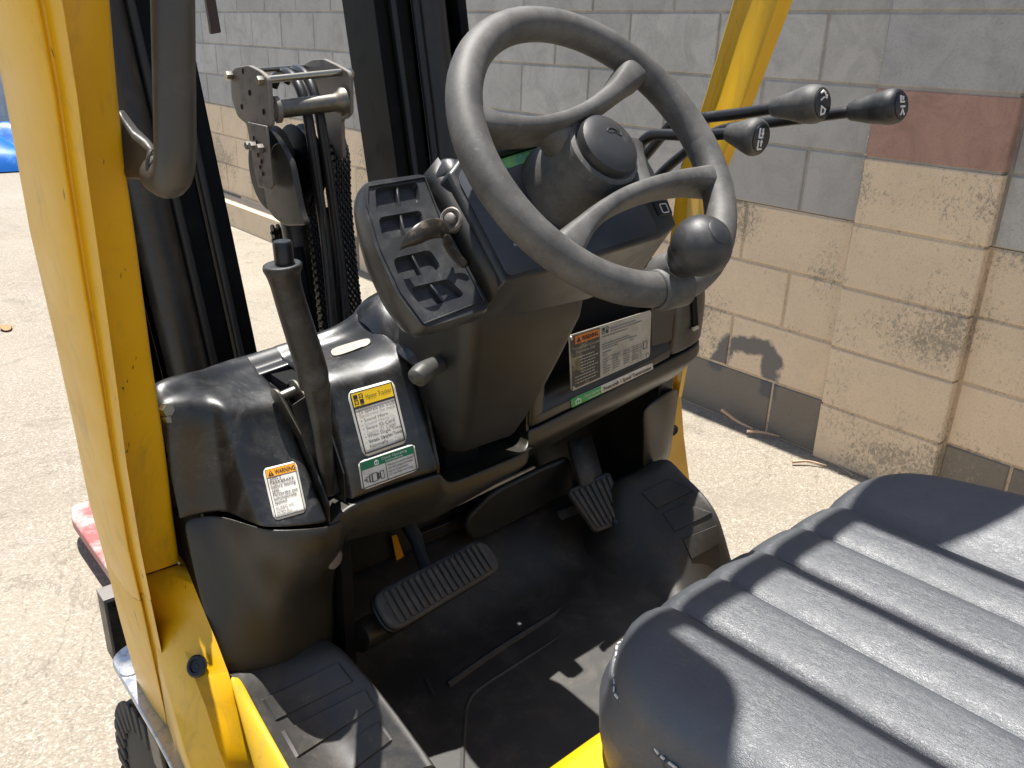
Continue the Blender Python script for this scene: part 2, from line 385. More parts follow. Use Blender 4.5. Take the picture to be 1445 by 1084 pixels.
for c in range(NC):                       # course 0 stands on the ground
    half = (c % 2 == 0)                   # the course just under the eye line has its joints half a block on
    y = U0 + (BL/2 if half else 0) - 20*BL
    while y < Y_END:
        a, b_ = y, y+BL; y += BL
        a2, b2 = max(a, Y_BEG), min(b_, Y_END)
        for (s, e) in ((a2, min(b2, PIL0)), (max(a2, PIL1), b2)):
            if e-s < .03: continue
            mid = (s+e)/2
            if c >= 4: m = m_bgrey
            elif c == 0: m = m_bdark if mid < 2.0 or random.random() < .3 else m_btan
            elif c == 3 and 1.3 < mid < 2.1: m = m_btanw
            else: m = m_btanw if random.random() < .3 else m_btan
            put_block(s, e, c, m)
    m = m_bpil if c >= 6 else (m_bred if c == 5 else m_btanw)
    put_block(PIL0+.001, PIL1, c, m, -.028)
obj('pilaster_core', box(WX-.0235, WX+.02, PIL0+.012, PIL1-.010, -.3, 5*CH-.003), m_mortar_tan, wall, smooth=False)
obj('pilaster_core', box(WX-.0235, WX+.02, PIL0+.012, PIL1-.010, 5*CH-.002, NC*CH), m_mortar, wall, smooth=False)
crumbs = []
for k in range(150):
    z = random.uniform(.55, 2.5); r_ = random.uniform(.0012, .0042); c_ = V((WX-.028+random.uniform(-.001, .004), PIL1-.0045+random.uniform(-.001, .002), z))
    crumbs.append(([c_+V((random.uniform(-1, 1), random.uniform(-1, 1), random.uniform(-1, 1)))*r_ for _ in range(4)], [[0, 1, 2], [0, 2, 3], [0, 3, 1], [1, 3, 2]]))
o = obj('sunlit_edge_chips', join(*crumbs), m_white, wall, smooth=False); o['kind'] = 'stuff'  # white chips added along the pilaster edge to draw its sunlit line
obj('ledge', prism([(WX+.02, 4.55, -.2), (WX-.10, 4.55, -.2), (WX-.10, 4.55, .165), (WX+.02, 4.55, .185)], (0, 2.4, 0)), m_btan, wall, bevel=.006)

# things far left
cont = thing('storage_container', 'pale grey corrugated storage container seen beside the yellow guard leg', 'container', (1.0, 13.6, 0))
def corr(x0, x1, y, z0, z1):
    pts = []; x = x0; k = 0
    while x < x1:
        pts += [(x, y), (x+.09, y), (x+.12, y+.035), (x+.20, y+.035)]; x += .23
    return loft([[V((a, b_, z)) for a, b_ in pts] for z in (z0, z1)])
obj('side_panel', corr(-1.5, 4.2, 13.3, .12, 2.5), m_contain, cont, smooth=False, solid=.004)
obj('body', box(-1.5, 4.1, 13.36, 15.7, .12, 2.58), m_contain, cont, bevel=.01)
obj('bottom_rail', box(-1.52, 4.15, 13.27, 13.40, .0, .15), m_contain, cont, bevel=.008)
def tarp():
    rows = []; n, m = 36, 46
    for i in range(n+1):
        u = i/n; r = []
        for j in range(m+1):
            v = j/m; x = .2+v*2.6; y = 9.35+u*1.9
            e = min(1, 5*u, 5*(1-u), 5*v, 5*(1-v)); e = max(0, e)**.6
            z = e*(.33+.10*math.sin(5*v+2*u)+.07*math.sin(11*u+4*v)) + .045*math.sin(23*v+9*u)*e+.03*math.sin(31*u-17*v)*e + .035*math.sin(14*v*v+20*u)*e
            r.append(V((x+.05*math.sin(9*u), y+.06*math.sin(7*v), max(.012, z+.012))))
        rows.append(r)
    return loft(rows)
tag(obj('tarp', tarp(), m_tarp, sub=1), 'crumpled blue tarpaulin heaped on the ground in front of container', 'tarp')

# sticks and a leaf by the wall
for i, (pts, r, lab) in enumerate((
    ([(1018, 578, .055), (1040, 594, .03), (1062, 605, .02)], .006, 'thin brown stick leaning on the wall foot, farthest from the pilaster'),
    ([(1054, 609, .02), (1075, 610, .022), (1100, 616, .015)], .006, 'pale curved stick lying at the wall foot end to end with a brown one'),
    ([(1118, 652, .012), (1140, 651, .015), (1166, 657, .01)], .0055, 'short pinkish stick lying on the ground at the pilaster corner'),
    ([(1183, 656, .03), (1192, 662, .02), (1204, 671, .012)], .0045, 'dark grey twig nearest the seat, below the pilaster'))):
    o = obj('stick', tube([onZ(a, b_, c) for a, b_, c in pts], [r, r*.8, r*.5], 7), m_stick if i < 3 else m_plate)
    tag(o, lab, 'stick', 'dry sticks along the wall foot')
lf = onZ(11, 463, .006)
tag(obj('leaf', loft([[lf+V((-.02, -.05, 0)), lf+V((.0, -.055, .004))], [lf+V((-.045, 0, .012)), lf+V((.03, 0, .006))], [lf+V((-.01, .06, .004)), lf+V((.012, .06, .0))]]), m_leaf, sub=1, solid=.0006),
    'single orange dry leaf on the open concrete at the left', 'leaf')

# ------------------------------------------------------------------ forklift
FL = thing('forklift', 'yellow and black forklift with black vinyl seat, steering wheel and three levers', 'forklift', (.65, 0, 0))
XC = .65

# overhead guard ----------------------------------------------------
guard = bpy.data.objects.new('overhead_guard', None); COL.objects.link(guard); guard.parent = FL; ORG[guard.name] = ORG[FL.name].copy()
LEAN = .224
PP, PN = V((0, .757, 1.36)), V((0, 1, LEAN)).normalized()      # rear plane of the two front legs
def legp(px, py, back=0.0): return onP(px, py, PP+PN*back, PN)
# left leg: px columns L (outer silhouette), c (crease), r (inner edge) down the picture
rowsL = [(-10, 75, 158, 0), (16, 92, 167, 110), (37, 107, 178, 225), (59, 126, 196, 350), (94, 147, 216, 505), (119, 162, 234, 624), (142, 182, 248, 740)]
def legprof(Lp, d, f): return [Lp+d*.10-f*.026, Lp+d*.24-f*.040, Lp+d*.40-f*.0465, Lp+d*.50-f*.0455, Lp+d*.62-f*.0330, Lp+d*.74-f*.0330, Lp+d*.88-f*.0480]
secs = []
for L, c, r, y in rowsL:
    yy = {0: 0}.get(y, y)
    Lp, cp, rp = legp(L, y, .055), legp(c, y), legp(r, y)
    d = cp-Lp
    f = PN
    mid = [Lp]+legprof(Lp, d, f)+[cp-f*.001, cp+(rp-cp)*.10-f*.0015, cp+(rp-cp)*.90, rp+f*.004, rp+f*.08, Lp+f*.04]
    secs.append(mid)
def extend(secs, z, x_in):
    a, b_ = secs[1], secs[0]
    out = []
    for p0, p1 in zip(a, b_):
        d = (p1-p0); k = (z-p1.z)/d.z; q = p1+d*k; q.y = p1.y + (q.y-p1.y)*.5; out.append(q)
    return out
top = extend(secs, 2.03, 0)
cut = [s.copy() for s in secs[-1]]
# flat inner half ends at the joint line, the rolled outer half runs on down
join_c, join_r = legp(197, 813), legp(256, 795)
last = [V(p) for p in secs[-1]]
L3p, c3p = legp(162, 813, .055), legp(197, 813)
end = [L3p]+legprof(L3p, c3p-L3p, PN)+[c3p-PN*.001, c3p+(join_r-c3p)*.10-PN*.0015, c3p+(join_r-c3p)*.90, join_r+PN*.004, join_r+PN*.08, L3p+PN*.04]
obj('guard_leg', loft([top]+secs+[end], True, True, True), m_yellow, guard, bevel=.004, seg=2, angle=50)
# outer rolled channel continuing below the joint
lo = []
for L, c, y in ((162, 197, 813), (184, 216, 903), (210, 233, 1000), (223, 240, 1049)):
    Lp, cp = legp(L, y, .055), legp(c, y); d = cp-Lp; f = PN
    lo.append([Lp]+legprof(Lp, d, f)+[cp-f*.001, cp+f*.06, Lp+f*.04])
obj('guard_leg_foot', loft(lo, True, True, True), m_yellow, guard, bevel=.003, angle=50)
# right leg
rowsR = [(1045, 1083, 1121, 0), (1002, 1036, 1065, 144), (964, 993, 1019, 262), (952, 972, 990, 420), (938, 952, 962, 560)]
secR = []
for a, k, c, y in rowsR:
    pa, pk, pc = legp(a, y, .07), legp(k+.35*(c-k), y), legp(c, y); f = PN
    e = (pk-pa); g2 = pc-pk
    secR.append([pa+f*.012, pa, pa-f*.004+V((.004, 0, 0)), pa+e*.10+V((.006, 0, 0)), pa+e*.50-f*.004, pa+e*.86-f*.004, pk+g2*.10-f*.001, pk+g2*.90-f*.001, pc+f*.006, pc+f*.085])
topR = extend(secR, 2.03, 0)
obj('guard_leg', loft([topR]+secR, True, True, True), m_yellow, guard, bevel=.003, seg=2, angle=45)
# lower right gusset with plug
g = [legp(944, 555, .004), legp(961.5, 555, .004), legp(966, 615, .0), legp(974, 678, -.02), legp(985, 760, -.03), legp(930, 760, .02), legp(925, 640, .02)]
GR = obj('side_panel', prism(g, PN*.04), m_yellow, FL, bevel=.003)
def plug(c, n, parent, r=.0125):
    n = V(n).normalized(); a, b2, _ = basis(n)
    obj('panel_plug', join(revolve([(r*.2, .0005), (r, .0005), (r, .003), (r*.85, .0046), (r*.62, .0046), (r*.55, .0025), (r*.28, .0025), (r*.22, .0032)], c, n, 24)), m_black, parent)
plug(legp(949, 607, -.006), V((-.3, -1, .1)), GR, .011)

# roof frame: throws the striped shade on the seat
ZT = 2.05
def rbar(name, pts, r=.012): return obj(name, tube(pts, r, 10), m_yellow, guard)
obj('roof_header', box(.17, 1.13, .650, .676, ZT-.012, ZT+.014), m_yellow, guard, bevel=.006)
for x in (.538, .674, .808): obj('roof_bar', box(x-.012, x+.012, -.72, .650, ZT-.010, ZT+.012), m_yellow, guard, bevel=.004)
def corner_plate(sx):
    X = lambda d: XC+.008+sx*d
    return roundpoly([V((X(.148), .675, ZT+.001)), V((X(.158), .585, ZT+.001)), V((X(.185), .557, ZT+.001)), V((X(.245), .53, ZT+.001)), V((X(.47), .53, ZT+.001)), V((X(.47), .675, ZT+.001))], .03)
for sx in (-1, 1):
    obj('roof_corner_plate', prism(corner_plate(sx), V((0, 0, .008))), m_yellow, guard, bevel=.002)
    obj('roof_rail', box(XC+sx*.47-.025, XC+sx*.47+.025, -.75, .70, ZT-.02, ZT+.03), m_yellow, guard, bevel=.01)
    obj('rear_leg', tube([(XC+sx*.47, -.74, ZT), (XC+sx*.46, -.78, 1.7), (XC+sx*.44, -.80, .9)], .032, 12), m_yellow, guard)
obj('roof_header', box(.17, 1.13, -.76, -.72, ZT-.012, ZT+.02), m_yellow, guard, bevel=.006)

# grab handle on the left leg ------------------------------------------
hy = .715
hp = [legp(165, -420, .01), onY(215, -380, hy-.03), onY(229, -330, hy-.012), onY(242, -60, hy), onY(245, 60, hy), onY(247, 180, hy), onY(246, 232, hy+.002), onY(238, 252, hy+.014), onY(224, 246, hy+.035)]
GH = obj('grab_handle', tube(hp, .0162, 18, k=10), m_handle, FL)
br = [[onY(x, y, yy) for x, y, yy in row] for row in (
    [(165, 150, .80), (165, 252, .80), (172, 256, .83), (172, 150, .83)],
    [(186, 183, .785), (186, 250, .785), (196, 256, .81), (196, 180, .81)],
    [(203, 197, .765), (204, 250, .765), (214, 258, .785), (212, 195, .785)],
    [(218, 214, .752), (220, 253, .752), (226, 256, .765), (226, 212, .765)])]
obj('handle_bracket', loft(br, True, True, True), m_handle, GH, bevel=.006, seg=3)
obj('clamp_ring', tube([onY(216+8*math.cos(a), 232+21*math.sin(a), .742+.006*math.cos(a)) for a in np.linspace(0, 2*math.pi, 15)], .0016, 6), m_handle, GH)

# lower left side cover and sill ----------------------------------------
def LX(px, py, x): return onX(px, py, x)
covr = [((197, 813), (204, 811), (230, 804), (256, 795.5)), ((204, 850), (209, 849), (240, 840), (271, 826)), ((212, 885), (217, 884), (251, 872), (287, 866)), ((220, 930), (229, 925), (265, 918), (305, 911)),
        ((228, 970), (239, 964), (278, 957), (318, 950)), ((235, 1010), (251, 1003), (292, 997), (333, 1000)), ((246, 1060), (266, 1057), (309, 1055), (349, 1060)), ((268, 1150), (296, 1145), (340, 1140), (376, 1150))]
cov = []
for i, (q0, q1, q2, q3) in enumerate(covr):
    p3 = legp(*q3) if i == 0 else LX(*q3, .2685+.0005*i); yc3 = p3.y
    p3 = onY(*q3, yc3); p0 = legp(*q0, .008+.008*min(1, i/2)); k = [.1, .15, .25, .45, .6, .75, .85, .9][i]
    cov.append([p0, onY(*q1, p0.y+(yc3-p0.y)*k), onY(*q2, p0.y+(yc3-p0.y)*min(1, k+.3)), p3, p3+V((.003, .05, 0))])
SC = obj('side_cover', loft(cov), m_yellow, FL, solid=.004, bevel=.0)

sill = [[LX(320, 950, .2725), LX(331, 957, .279), LX(334, 954, .283)],
        [LX(336, 1000, .271), LX(352, 1002, .281), LX(357, 998, .286)],
        [LX(357, 1075, .269), LX(388, 1067, .283), LX(394, 1062, .289)],
        [LX(381, 1150, .265), LX(428, 1140, .283), LX(434, 1134, .289)]]
obj('floor_sill', loft(sill), m_yellow_dull, FL, sub=2, solid=.006)
obj('step_frame', prism([onY(224, 1052, .93), onY(243, 1048, .93), onY(262, 1100, .93), onY(236, 1110, .93)], V((0, .05, 0))), m_black, FL, bevel=.004)

# cowl -------------------------------------------------------------------
def prof(x, pts, extra=()):
    P1, P2, P3, P4, P5 = pts
    return [V((x, P1[0]+.05, P1[1]-.10)), V((x, P1[0]+.028, P1[1]+.004)), V((x, P1[0]+.018, P1[1]+.014)), V((x, P1[0]+.004, P1[1]+.008)), V((x, P1[0]-.004, P1[1])),
            V((x, (P1[0]+P2[0])/2, (P1[1]+P2[1])/2+.001)), V((x, P2[0], P2[1])), V((x, P3[0]+.004, P3[1]+.008)), V((x, P3[0], P3[1]-.006)), V((x, P4[0], P4[1])), V((x, P5[0], P5[1])), V((x, P5[0]+.0005, P5[1]-.0006)), V((x, P5[0]+.03, P5[1]-.001))]
stL = [(.268, [(.893, .938), (.884, .934), (.878, .915), (.874, .86), (.862, .816)]),
       (.272, [(.893, .950), (.880, .945), (.874, .922), (.871, .86), (.860, .816)]),
       (.298, [(.90, .951), (.878, .943), (.870, .922), (.866, .86), (.856, .816)]),
       (.314, [(.903, .950), (.876, .940), (.867, .918), (.861, .86), (.848, .816)]),
       (.320, [(.905, .949), (.873, .938), (.862, .916), (.850, .86), (.830, .816)]),
       (.329, [(.910, .947), (.866, .938), (.850, .916), (.829, .86), (.792, .817)]),
       (.336, [(.914, .945), (.866, .937), (.848, .916), (.824, .86), (.783, .817)]),
       (.365, [(.930, .943), (.870, .934), (.849, .914), (.820, .86), (.770, .814)]),
       (.392, [(.935, .943), (.870, .934), (.847, .914), (.816, .868), (.765, .810)]),
       (.399, [(.935, .943), (.870, .933), (.848, .912), (.818, .868), (.766, .810)]),
       (.402, [(.935, .942), (.872, .930), (.856, .905), (.830, .868), (.785, .810)]),
       (.4025, [(.935, .94), (.885, .92), (.875, .90), (.86, .868), (.82, .810)])]
upL = obj('upper_cowl', loft([prof(x, p) for x, p in stL]), m_cowl, FL, sub=2)
# back strip over the lever slot
stS = [(.398, [(.935, .943), (.915, .941), (.912, .930), (.912, .90), (.912, .88)]), (.420, [(.935, .945), (.915, .944), (.912, .933), (.912, .90), (.912, .88)]),
       (.440, [(.935, .947), (.913, .948), (.910, .937), (.910, .90), (.910, .88)])]
obj('cowl_bridge', loft([prof(x, p) for x, p in stS]), m_cowl, FL, sub=2)
stR = [(.4345, [(.935, .945), (.865, .945), (.845, .93), (.82, .87), (.80, .818)]),
       (.436, [(.935, .947), (.851, .953), (.824, .932), (.795, .872), (.780, .818)]),
       (.442, [(.935, .948), (.847, .957), (.820, .935), (.791, .872), (.777, .820)]),
       (.465, [(.932, .951), (.847, .959), (.816, .938), (.786, .875), (.772, .824)]),
       (.500, [(.926, .957), (.847, .962), (.811, .942), (.780, .880), (.766, .828)]),
       (.522, [(.918, .966), (.844, .966), (.808, .950), (.775, .890), (.757, .832)]),
       (.534, [(.912, .975), (.843, .972), (.808, .958), (.773, .90), (.752, .834)]),
       (.542, [(.912, .980), (.845, .976), (.812, .962), (.775, .90), (.752, .836)]),
       (.546, [(.912, .978), (.855, .97), (.83, .955), (.79, .90), (.765, .836)])]
upR = obj('upper_cowl', loft([prof(x, p) for x, p in stR]), m_cowl, FL, sub=2)
# raised hump of the cowl behind the column
hump = [[V((x, y, z)) for y, z in ((.955, z1-.08), (.95, z1), (.93, z1+.02), (.89, z1+.018), (.855, z1-.005), (.835, z1-.06), (.83, .85))] for x, z1 in ((.535, .965), (.545, .985), (.575, 1.0), (.70, 1.015), (.73, 1.0), (.745, .97))]
obj('cowl_hump', loft(hump), m_cowl, FL, sub=2)
# right upper panel
def yr(x): return .792+(x-.73)*.085
def rsec(x, y, zt, zb, lip=.012):
    return [V((x, y+.10, zt-.03)), V((x, y+.05, zt)), V((x, y+.018, zt)), V((x, y+.004, zt-.006)), V((x, y, zt-.02)), V((x, y-.002, (zt+zb)/2)), V((x, y, zb)), V((x, y+.0006, zb-.0006)), V((x, y+.03, zb-.001))]
zsR = lambda x: .826+(x-.73)*.075
R1 = [rsec(x, yr(x)+dy, zsR(x)+.033, zsR(x)) for x, dy in ((.7225, .03), (.724, .003), (.73, 0), (.80, 0), (.90, -.002), (1.0, 0), (1.05, .002))]
obj('upper_cowl', loft(R1), m_cowl_low, FL, sub=2)
R2 = [rsec(x, yr(x)+dy, zt, zsR(x), .01) for x, dy, zt in ((1.0505, .03, .955), (1.052, .004, .96), (1.08, .0, .963), (1.12, .002, .962), (1.155, .010, .957), (1.175, .032, .945), (1.181, .07, .93))]
obj('upper_cowl', loft(R2), m_cowl, FL, sub=2)
R3 = [rsec(x, yr(x)+dy, .975, zsR(x), .01) for x, dy in ((.7225, .03), (.724, .003), (.728, 0), (.748, .0), (.7535, .002), (.755, .03))]
obj('upper_cowl', loft(R3), m_cowl_low, FL, sub=2)
obj('side_slot', prism([onY(976, 420, .8205), onY(983, 417, .8205), onY(986, 462, .8205), onY(979, 465, .8205)], V((0, .003, 0))), m_void, FL, smooth=False)
obj('slot_glint', prism(roundpoly([onY(977, 463, .819), onY(986, 459, .819), onY(987, 464, .819), onY(978, 468, .819)], .002), V((0, .003, 0))), m_platel, FL, smooth=False)  # pale piece made for the white reflection at the slot's foot
# blank panel right of the data plate and the dark recess behind
bp = [onY(919, 497, .826), onY(976, 464, .826), onY(978, 395, .826), onY(919, 420, .826)]
obj('blank_panel', prism(bp, V((0, .02, 0))), m_cowl_low, FL, bevel=.002)
obj('recess', box(.745, 1.06, .845, .90, .80, 1.0), m_void, FL, smooth=False)
obj('recess_cap', box(.745, 1.05, .83, .93, .985, 1.0), m_cowl, FL, bevel=.004)

# lower cowl band under the seam, swept from left to right
seam = [(.4025, .768, .8055), (.418, .772, .811), (.434, .778, .814), (.465, .771, .8205), (.500, .765, .8245), (.540, .753, .8315), (.546, .753, .8305), (.552, .754, .820), (.562, .756, .811), (.580, .758, .8085), (.695, .772, .803), (.710, .778, .805), (.718, .786, .812), (.7225, .7925, .8225), (.726, .7935, .823)]
bandrows = []
for x, y, z in seam+[(x, yr(x), zsR(x)-.0035) for x in (.74, .80, .90, 1.0, 1.06, 1.12)]+[(1.155, yr(1.155)+.010, zsR(1.15)-.004), (1.178, yr(1.17)+.045, zsR(1.17)-.004)]:
    zb = .745+max(0, (x-.6))*.085 + (.02 if x > 1.13 else 0)
    if x == .5: pass
    bandrows.append([V((x, y+.035, z-.004)), V((x, y+.001, z-.0006)), V((x, y, z-.002)), V((x, y-.003, z-.02)), V((x, y+.002, (z+zb)/2)), V((x, y+.018, zb+.010)), V((x, y+.034, zb)), V((x, y+.045, zb+.004)), V((x, y+.06, zb+.03))])
lowC = obj('lower_cowl', loft(bandrows), m_cowl_low, FL, sub=2)
# column tray bottom (dark ledge under the column)
obj('column_well', loft([[V((x, y, z)) for y, z in ((.756+(x-.56)*.13, .8085-(x-.56)*.03), (.775+(x-.56)*.1, .800), (.90, .792))] for x in (.546, .60, .66, .7245)]), m_cowl, FL)
obj('well_back', box(.55, .72, .885, .90, .78, .96), m_void, FL, smooth=False)
obj('well_wall', prism([V((.5465, .757, .800)), V((.5465, .757, .84)), V((.5465, .80, .965)), V((.5465, .90, .97)), V((.5465, .90, .80))], V((-.004, 0, 0))), m_cowl, FL, smooth=False)
obj('well_wall', prism([V((.7215, .792, .795)), V((.7215, .797, .83)), V((.7215, .80, .965)), V((.7215, .90, .97)), V((.7215, .90, .80))], V((.004, 0, 0))), m_cowl, FL, smooth=False)
# bulge nose and left leg panel
leg = []
for x, a in ((.270, [(.862, .8145), (.856, .79), (.845, .75), (.822, .69), (.803, .638), (.815, .622)]),
             (.285, [(.859, .8145), (.846, .79), (.838, .75), (.815, .69), (.797, .632), (.81, .618)]),
             (.310, [(.850, .8145), (.842, .785), (.826, .75), (.808, .69), (.792, .625), (.806, .612)]),
             (.330, [(.791, .8150), (.790, .785), (.815, .745), (.805, .69), (.790, .622), (.804, .609)]),
             (.350, [(.777, .8140), (.768, .785), (.785, .742), (.802, .69), (.790, .618), (.804, .606)]),
             (.380, [(.768, .809), (.758, .78), (.768, .742), (.802, .69), (.792, .613), (.806, .602)]),
             (.402, [(.767, .804), (.760, .778), (.775, .748), (.804, .69), (.796, .61), (.81, .60)]),
             (.420, [(.773, .804), (.770, .780), (.785, .752), (.810, .70), (.808, .61), (.82, .60)]),
             (.432, [(.79, .80), (.788, .782), (.80, .757), (.83, .71), (.84, .615), (.85, .60)]),
             (.440, [(.82, .80), (.82, .782), (.83, .757), (.87, .71), (.88, .62), (.89, .60)])):
    leg.append([V((x, y, z)) for y, z in a])
obj('leg_shroud', loft(leg), m_cowl_low, FL, sub=2, solid=.003)
fin = obj('shroud_screw', join(revolve([(.004, 0), (.0125, .001), (.0125, .006), (.009, .009), (.003, .0095)], onY(467, 787, .782), V((.25, -1, .1)), 20)), m_plate, FL)
# right lower side: bracket panel, dark cavity
obj('side_bracket', loft([[onY(x, y, yy) for x, y, yy in r_] for r_ in (
    [(902, 575, .845), (925, 560, .84), (950, 545, .845), (958, 548, .90)], [(905, 610, .85), (925, 600, .842), (946, 588, .85), (951, 590, .90)], [(905, 640, .85), (922, 630, .842), (942, 618, .85), (947, 618, .90)], [(904, 672, .845), (922, 664, .84), (939, 652, .845), (943, 648, .90)])]), m_cowl_low, FL, sub=1, solid=.004)
obj('firewall_top', box(.275, 1.12, .925, .99, .905, .925), m_cowl, FL, bevel=.004)
obj('firewall_side', box(1.085, 1.12, .86, .99, .50, .905), m_cowl_low, FL, bevel=.004)
obj('firewall_side', box(.30, .32, .89, .99, .50, .905), m_cowl_low, FL, bevel=.004)
obj('bulkhead', prism([V((.26, .985, .40)), V((1.11, .985, .40)), V((1.11, .985, .92)), V((.26, .985, .92))], V((0, .01, 0))), m_cowl_low, FL, smooth=False)
tb = [onY(650, 742, .95), onY(655, 725, .95), onY(690, 690, .95), onY(755, 658, .95), onY(800, 640, .95), onY(805, 690, .95), onY(700, 745, .95), onY(660, 762, .95)]
obj('access_cover', prism(roundpoly(tb, .02), V((0, -.012, 0))), m_column, FL, bevel=.006, seg=3)
obj('cavity_side', box(.43, .445, .80, .985, .45, .80), m_void, FL, smooth=False)
sunlit_edge = [onY(645, 709, .855), onY(755, 658.5, .862), onY(755.5, 660.5, .862), onY(646.5, 714, .855)]
obj('sunlit_strip', prism(sunlit_edge, V((0, .004, 0))), m_platel, FL, smooth=False)  # pale strip made for the sunlit line under the dash

# floor -------------------------------------------------------------------
ZF = .485
def zfloor(x, y):
    t_ = min(1, max(0, (y-.83)/.15)); hump = .018*math.exp(-((x-.93)/.10)**2-((y-.80)/.10)**2); return ZF + .075*t_*t_*(3-2*t_) + hump
fl = [[V((x, y, zfloor(x, y))) for x in np.linspace(.40, 1.10, 12)] for y in (-.1, .2, .4, .5, .6, .68, .74, .78, .81, .84, .87, .90, .94, .975, .985)]
floor = obj('floor_mat', loft(fl), m_mat, FL, sub=1)
def groove(pts, wid=.004, h=.0035, name='mat_rib', z=ZF):
    return obj(name, tube([V((p_.x, p_.y, p_.z)) for p_ in pts], wid, 8, k=8), m_mat, floor)
gz = ZF-.0030
groove([onZ(*q, gz) for q in ((652, 1100), (655, 1030), (660, 995), (676, 974), (720, 945), (800, 894), (870, 850), (893, 836), (915, 836), (955, 841))], .0045)
groove([onZ(*q, gz) for q in ((664, 1100), (666, 1035), (671, 1000), (686, 978), (730, 950), (806, 901), (876, 856), (896, 843), (915, 843), (955, 848))], .0025)
groove([onZ(*q, gz) for q in ((606, 1100), (611, 1060), (614, 1020), (620, 985), (632, 968))], .003)
ridge = [onZ(*q, gz+.002) for q in ((632, 968), (700, 920), (780, 870), (860, 820), (895, 812), (960, 815))]
groove(ridge, .006)
for k, (a, b_) in enumerate((((640, 905), (760, 838)), ((600, 960), (612, 985)))):
    groove([onZ(*a, gz+.001), onZ((a[0]+b_[0])/2, (a[1]+b_[1])/2, gz+.001), onZ(*b_, gz+.001)], .004)
obj('kick_plate', prism([V((.66, .972, .575)), V((.86, .972, .575)), V((.86, .972, .592)), V((.66, .972, .592))], V((0, .01, 0))), m_black, FL, bevel=.002)
# left footrest
fr = [[LX(330, 952, .279), onX(400, 918, .35), onX(470, 893, .405), onX(478, 905, .409), V((.412, .80, .47))],
      [LX(352, 1000, .284), onX(415, 968, .345), onX(498, 925, .410), onX(507, 940, .414), V((.418, .74, .47))],
      [LX(378, 1040, .288), onX(450, 1010, .36), onX(525, 956, .415), onX(536, 972, .419), V((.423, .69, .47))],
      [LX(399, 1075, .290), onX(480, 1050, .37), onX(560, 1000, .420), onX(570, 1018, .424), V((.428, .66, .47))],
      [LX(440, 1150, .290), onX(530, 1130, .37), onX(612, 1068, .425), onX(620, 1090, .428), V((.432, .58, .46))]]
fr = [[V((.28, .87, .62)), V((.35, .87, .61)), V((.40, .87, .60)), V((.41, .87, .56)), V((.412, .86, .46))]]+fr
footL = obj('footrest', loft(fr), m_mat, FL, sub=2)
def surf_bvh(*objs):
    dg = bpy.context.evaluated_depsgraph_get(); vs_, fs = [], []
    for o in objs:
        ev = o.evaluated_get(dg); me = ev.to_mesh(); k = len(vs_)
        vs_ += [o.matrix_world @ v.co if False else v.co + ORG[o.name] for v in me.vertices]; fs += [[i+k for i in p_.vertices] for p_ in me.polygons]
        ev.to_mesh_clear()
    return BVHTree.FromPolygons(vs_, fs)
def hitpx(bvh, px, py):
    d = ray(px, py).normalized(); h = bvh.ray_cast(CAM, d)
    if h[0] is None: return None, None
    n = h[1] if h[1].dot(d) < 0 else -h[1]
    return h[0], n
def raised(name, bvh, pxs, h, mat, parent, k=7):
    """a raised pad that follows the moulded surface, with a small bevelled skirt"""
    C4 = [V((*q, 0)) for q in pxs]; rows = []
    es = [-.03, 0]+[i/k for i in range(1, k)]+[1, 1.03]
    for j, v in enumerate(es):
        row = []
        for i, u in enumerate(es):
            q = (C4[0]*(1-u)+C4[1]*u)*(1-v)+(C4[3]*(1-u)+C4[2]*u)*v
            p_, n_ = hitpx(bvh, q.x, q.y)
            if p_ is None: print('MISS', name, pxs); return None
            out = i in (0, len(es)-1) or j in (0, len(es)-1)
            row.append(p_+n_*(-.0008 if out else h))
        rows.append(row)
    return obj(name, loft(rows), mat, parent, angle=30)
_p, _n = hitpx(surf_bvh(SC), 279, 940); plug(_p, _n, SC, .0125)
bv = surf_bvh(footL)
for q in ([(372, 987), (477, 937), (497, 962), (390, 1016)], [(400, 1032), (515, 974), (529, 997), (420, 1068)], [(440, 1082), (534, 1020), (552, 1045), (470, 1108)]):
    raised('foot_pad', bv, q, .0024, m_mat, footL)
# right footrest (sloping)
fr2 = [[V((.93, .84, .50)), onX(862, 672, .985), onX(873, 664, 1.0), onX(905, 664, 1.02), onX(939, 640, 1.055), onX(945, 636, 1.065), V((1.075, .80, .60))],
       [V((.93, .80, .495)), onX(880, 700, .985), onX(893, 692, 1.0), onX(925, 680, 1.03), onX(950, 660, 1.06), onX(957, 657, 1.068), V((1.08, .76, .58))],
       [V((.94, .75, .492)), onX(905, 745, .985), onX(918, 735, 1.0), onX(950, 712, 1.03), onX(983, 688, 1.06), onX(990, 687, 1.068), V((1.085, .72, .55))],
       [V((.945, .71, .49)), onX(930, 778, .985), onX(945, 768, 1.0), onX(980, 745, 1.03), onX(1010, 718, 1.055), onX(1018, 720, 1.062), V((1.08, .68, .50))],
       [V((.95, .67, .488)), onX(950, 806, .985), onX(966, 800, 1.0), onX(992, 790, 1.03), onX(1020, 775, 1.055), onX(1029, 775, 1.062), V((1.075, .64, .47))],
       [V((.95, .63, .488)), onX(965, 835, .985), onX(980, 832, 1.0), onX(1000, 828, 1.03), onX(1025, 815, 1.055), onX(1034, 815, 1.062), V((1.075, .60, .45))]]
fr2 = [[V((.93, .90, .50)), V((.985, .90, .53)), V((1.0, .90, .58)), V((1.02, .90, .60)), V((1.055, .90, .60)), V((1.065, .90, .60)), V((1.075, .88, .58))]]+fr2
footR = obj('footrest', loft(fr2), m_mat, FL, sub=2)
bv = surf_bvh(footR)
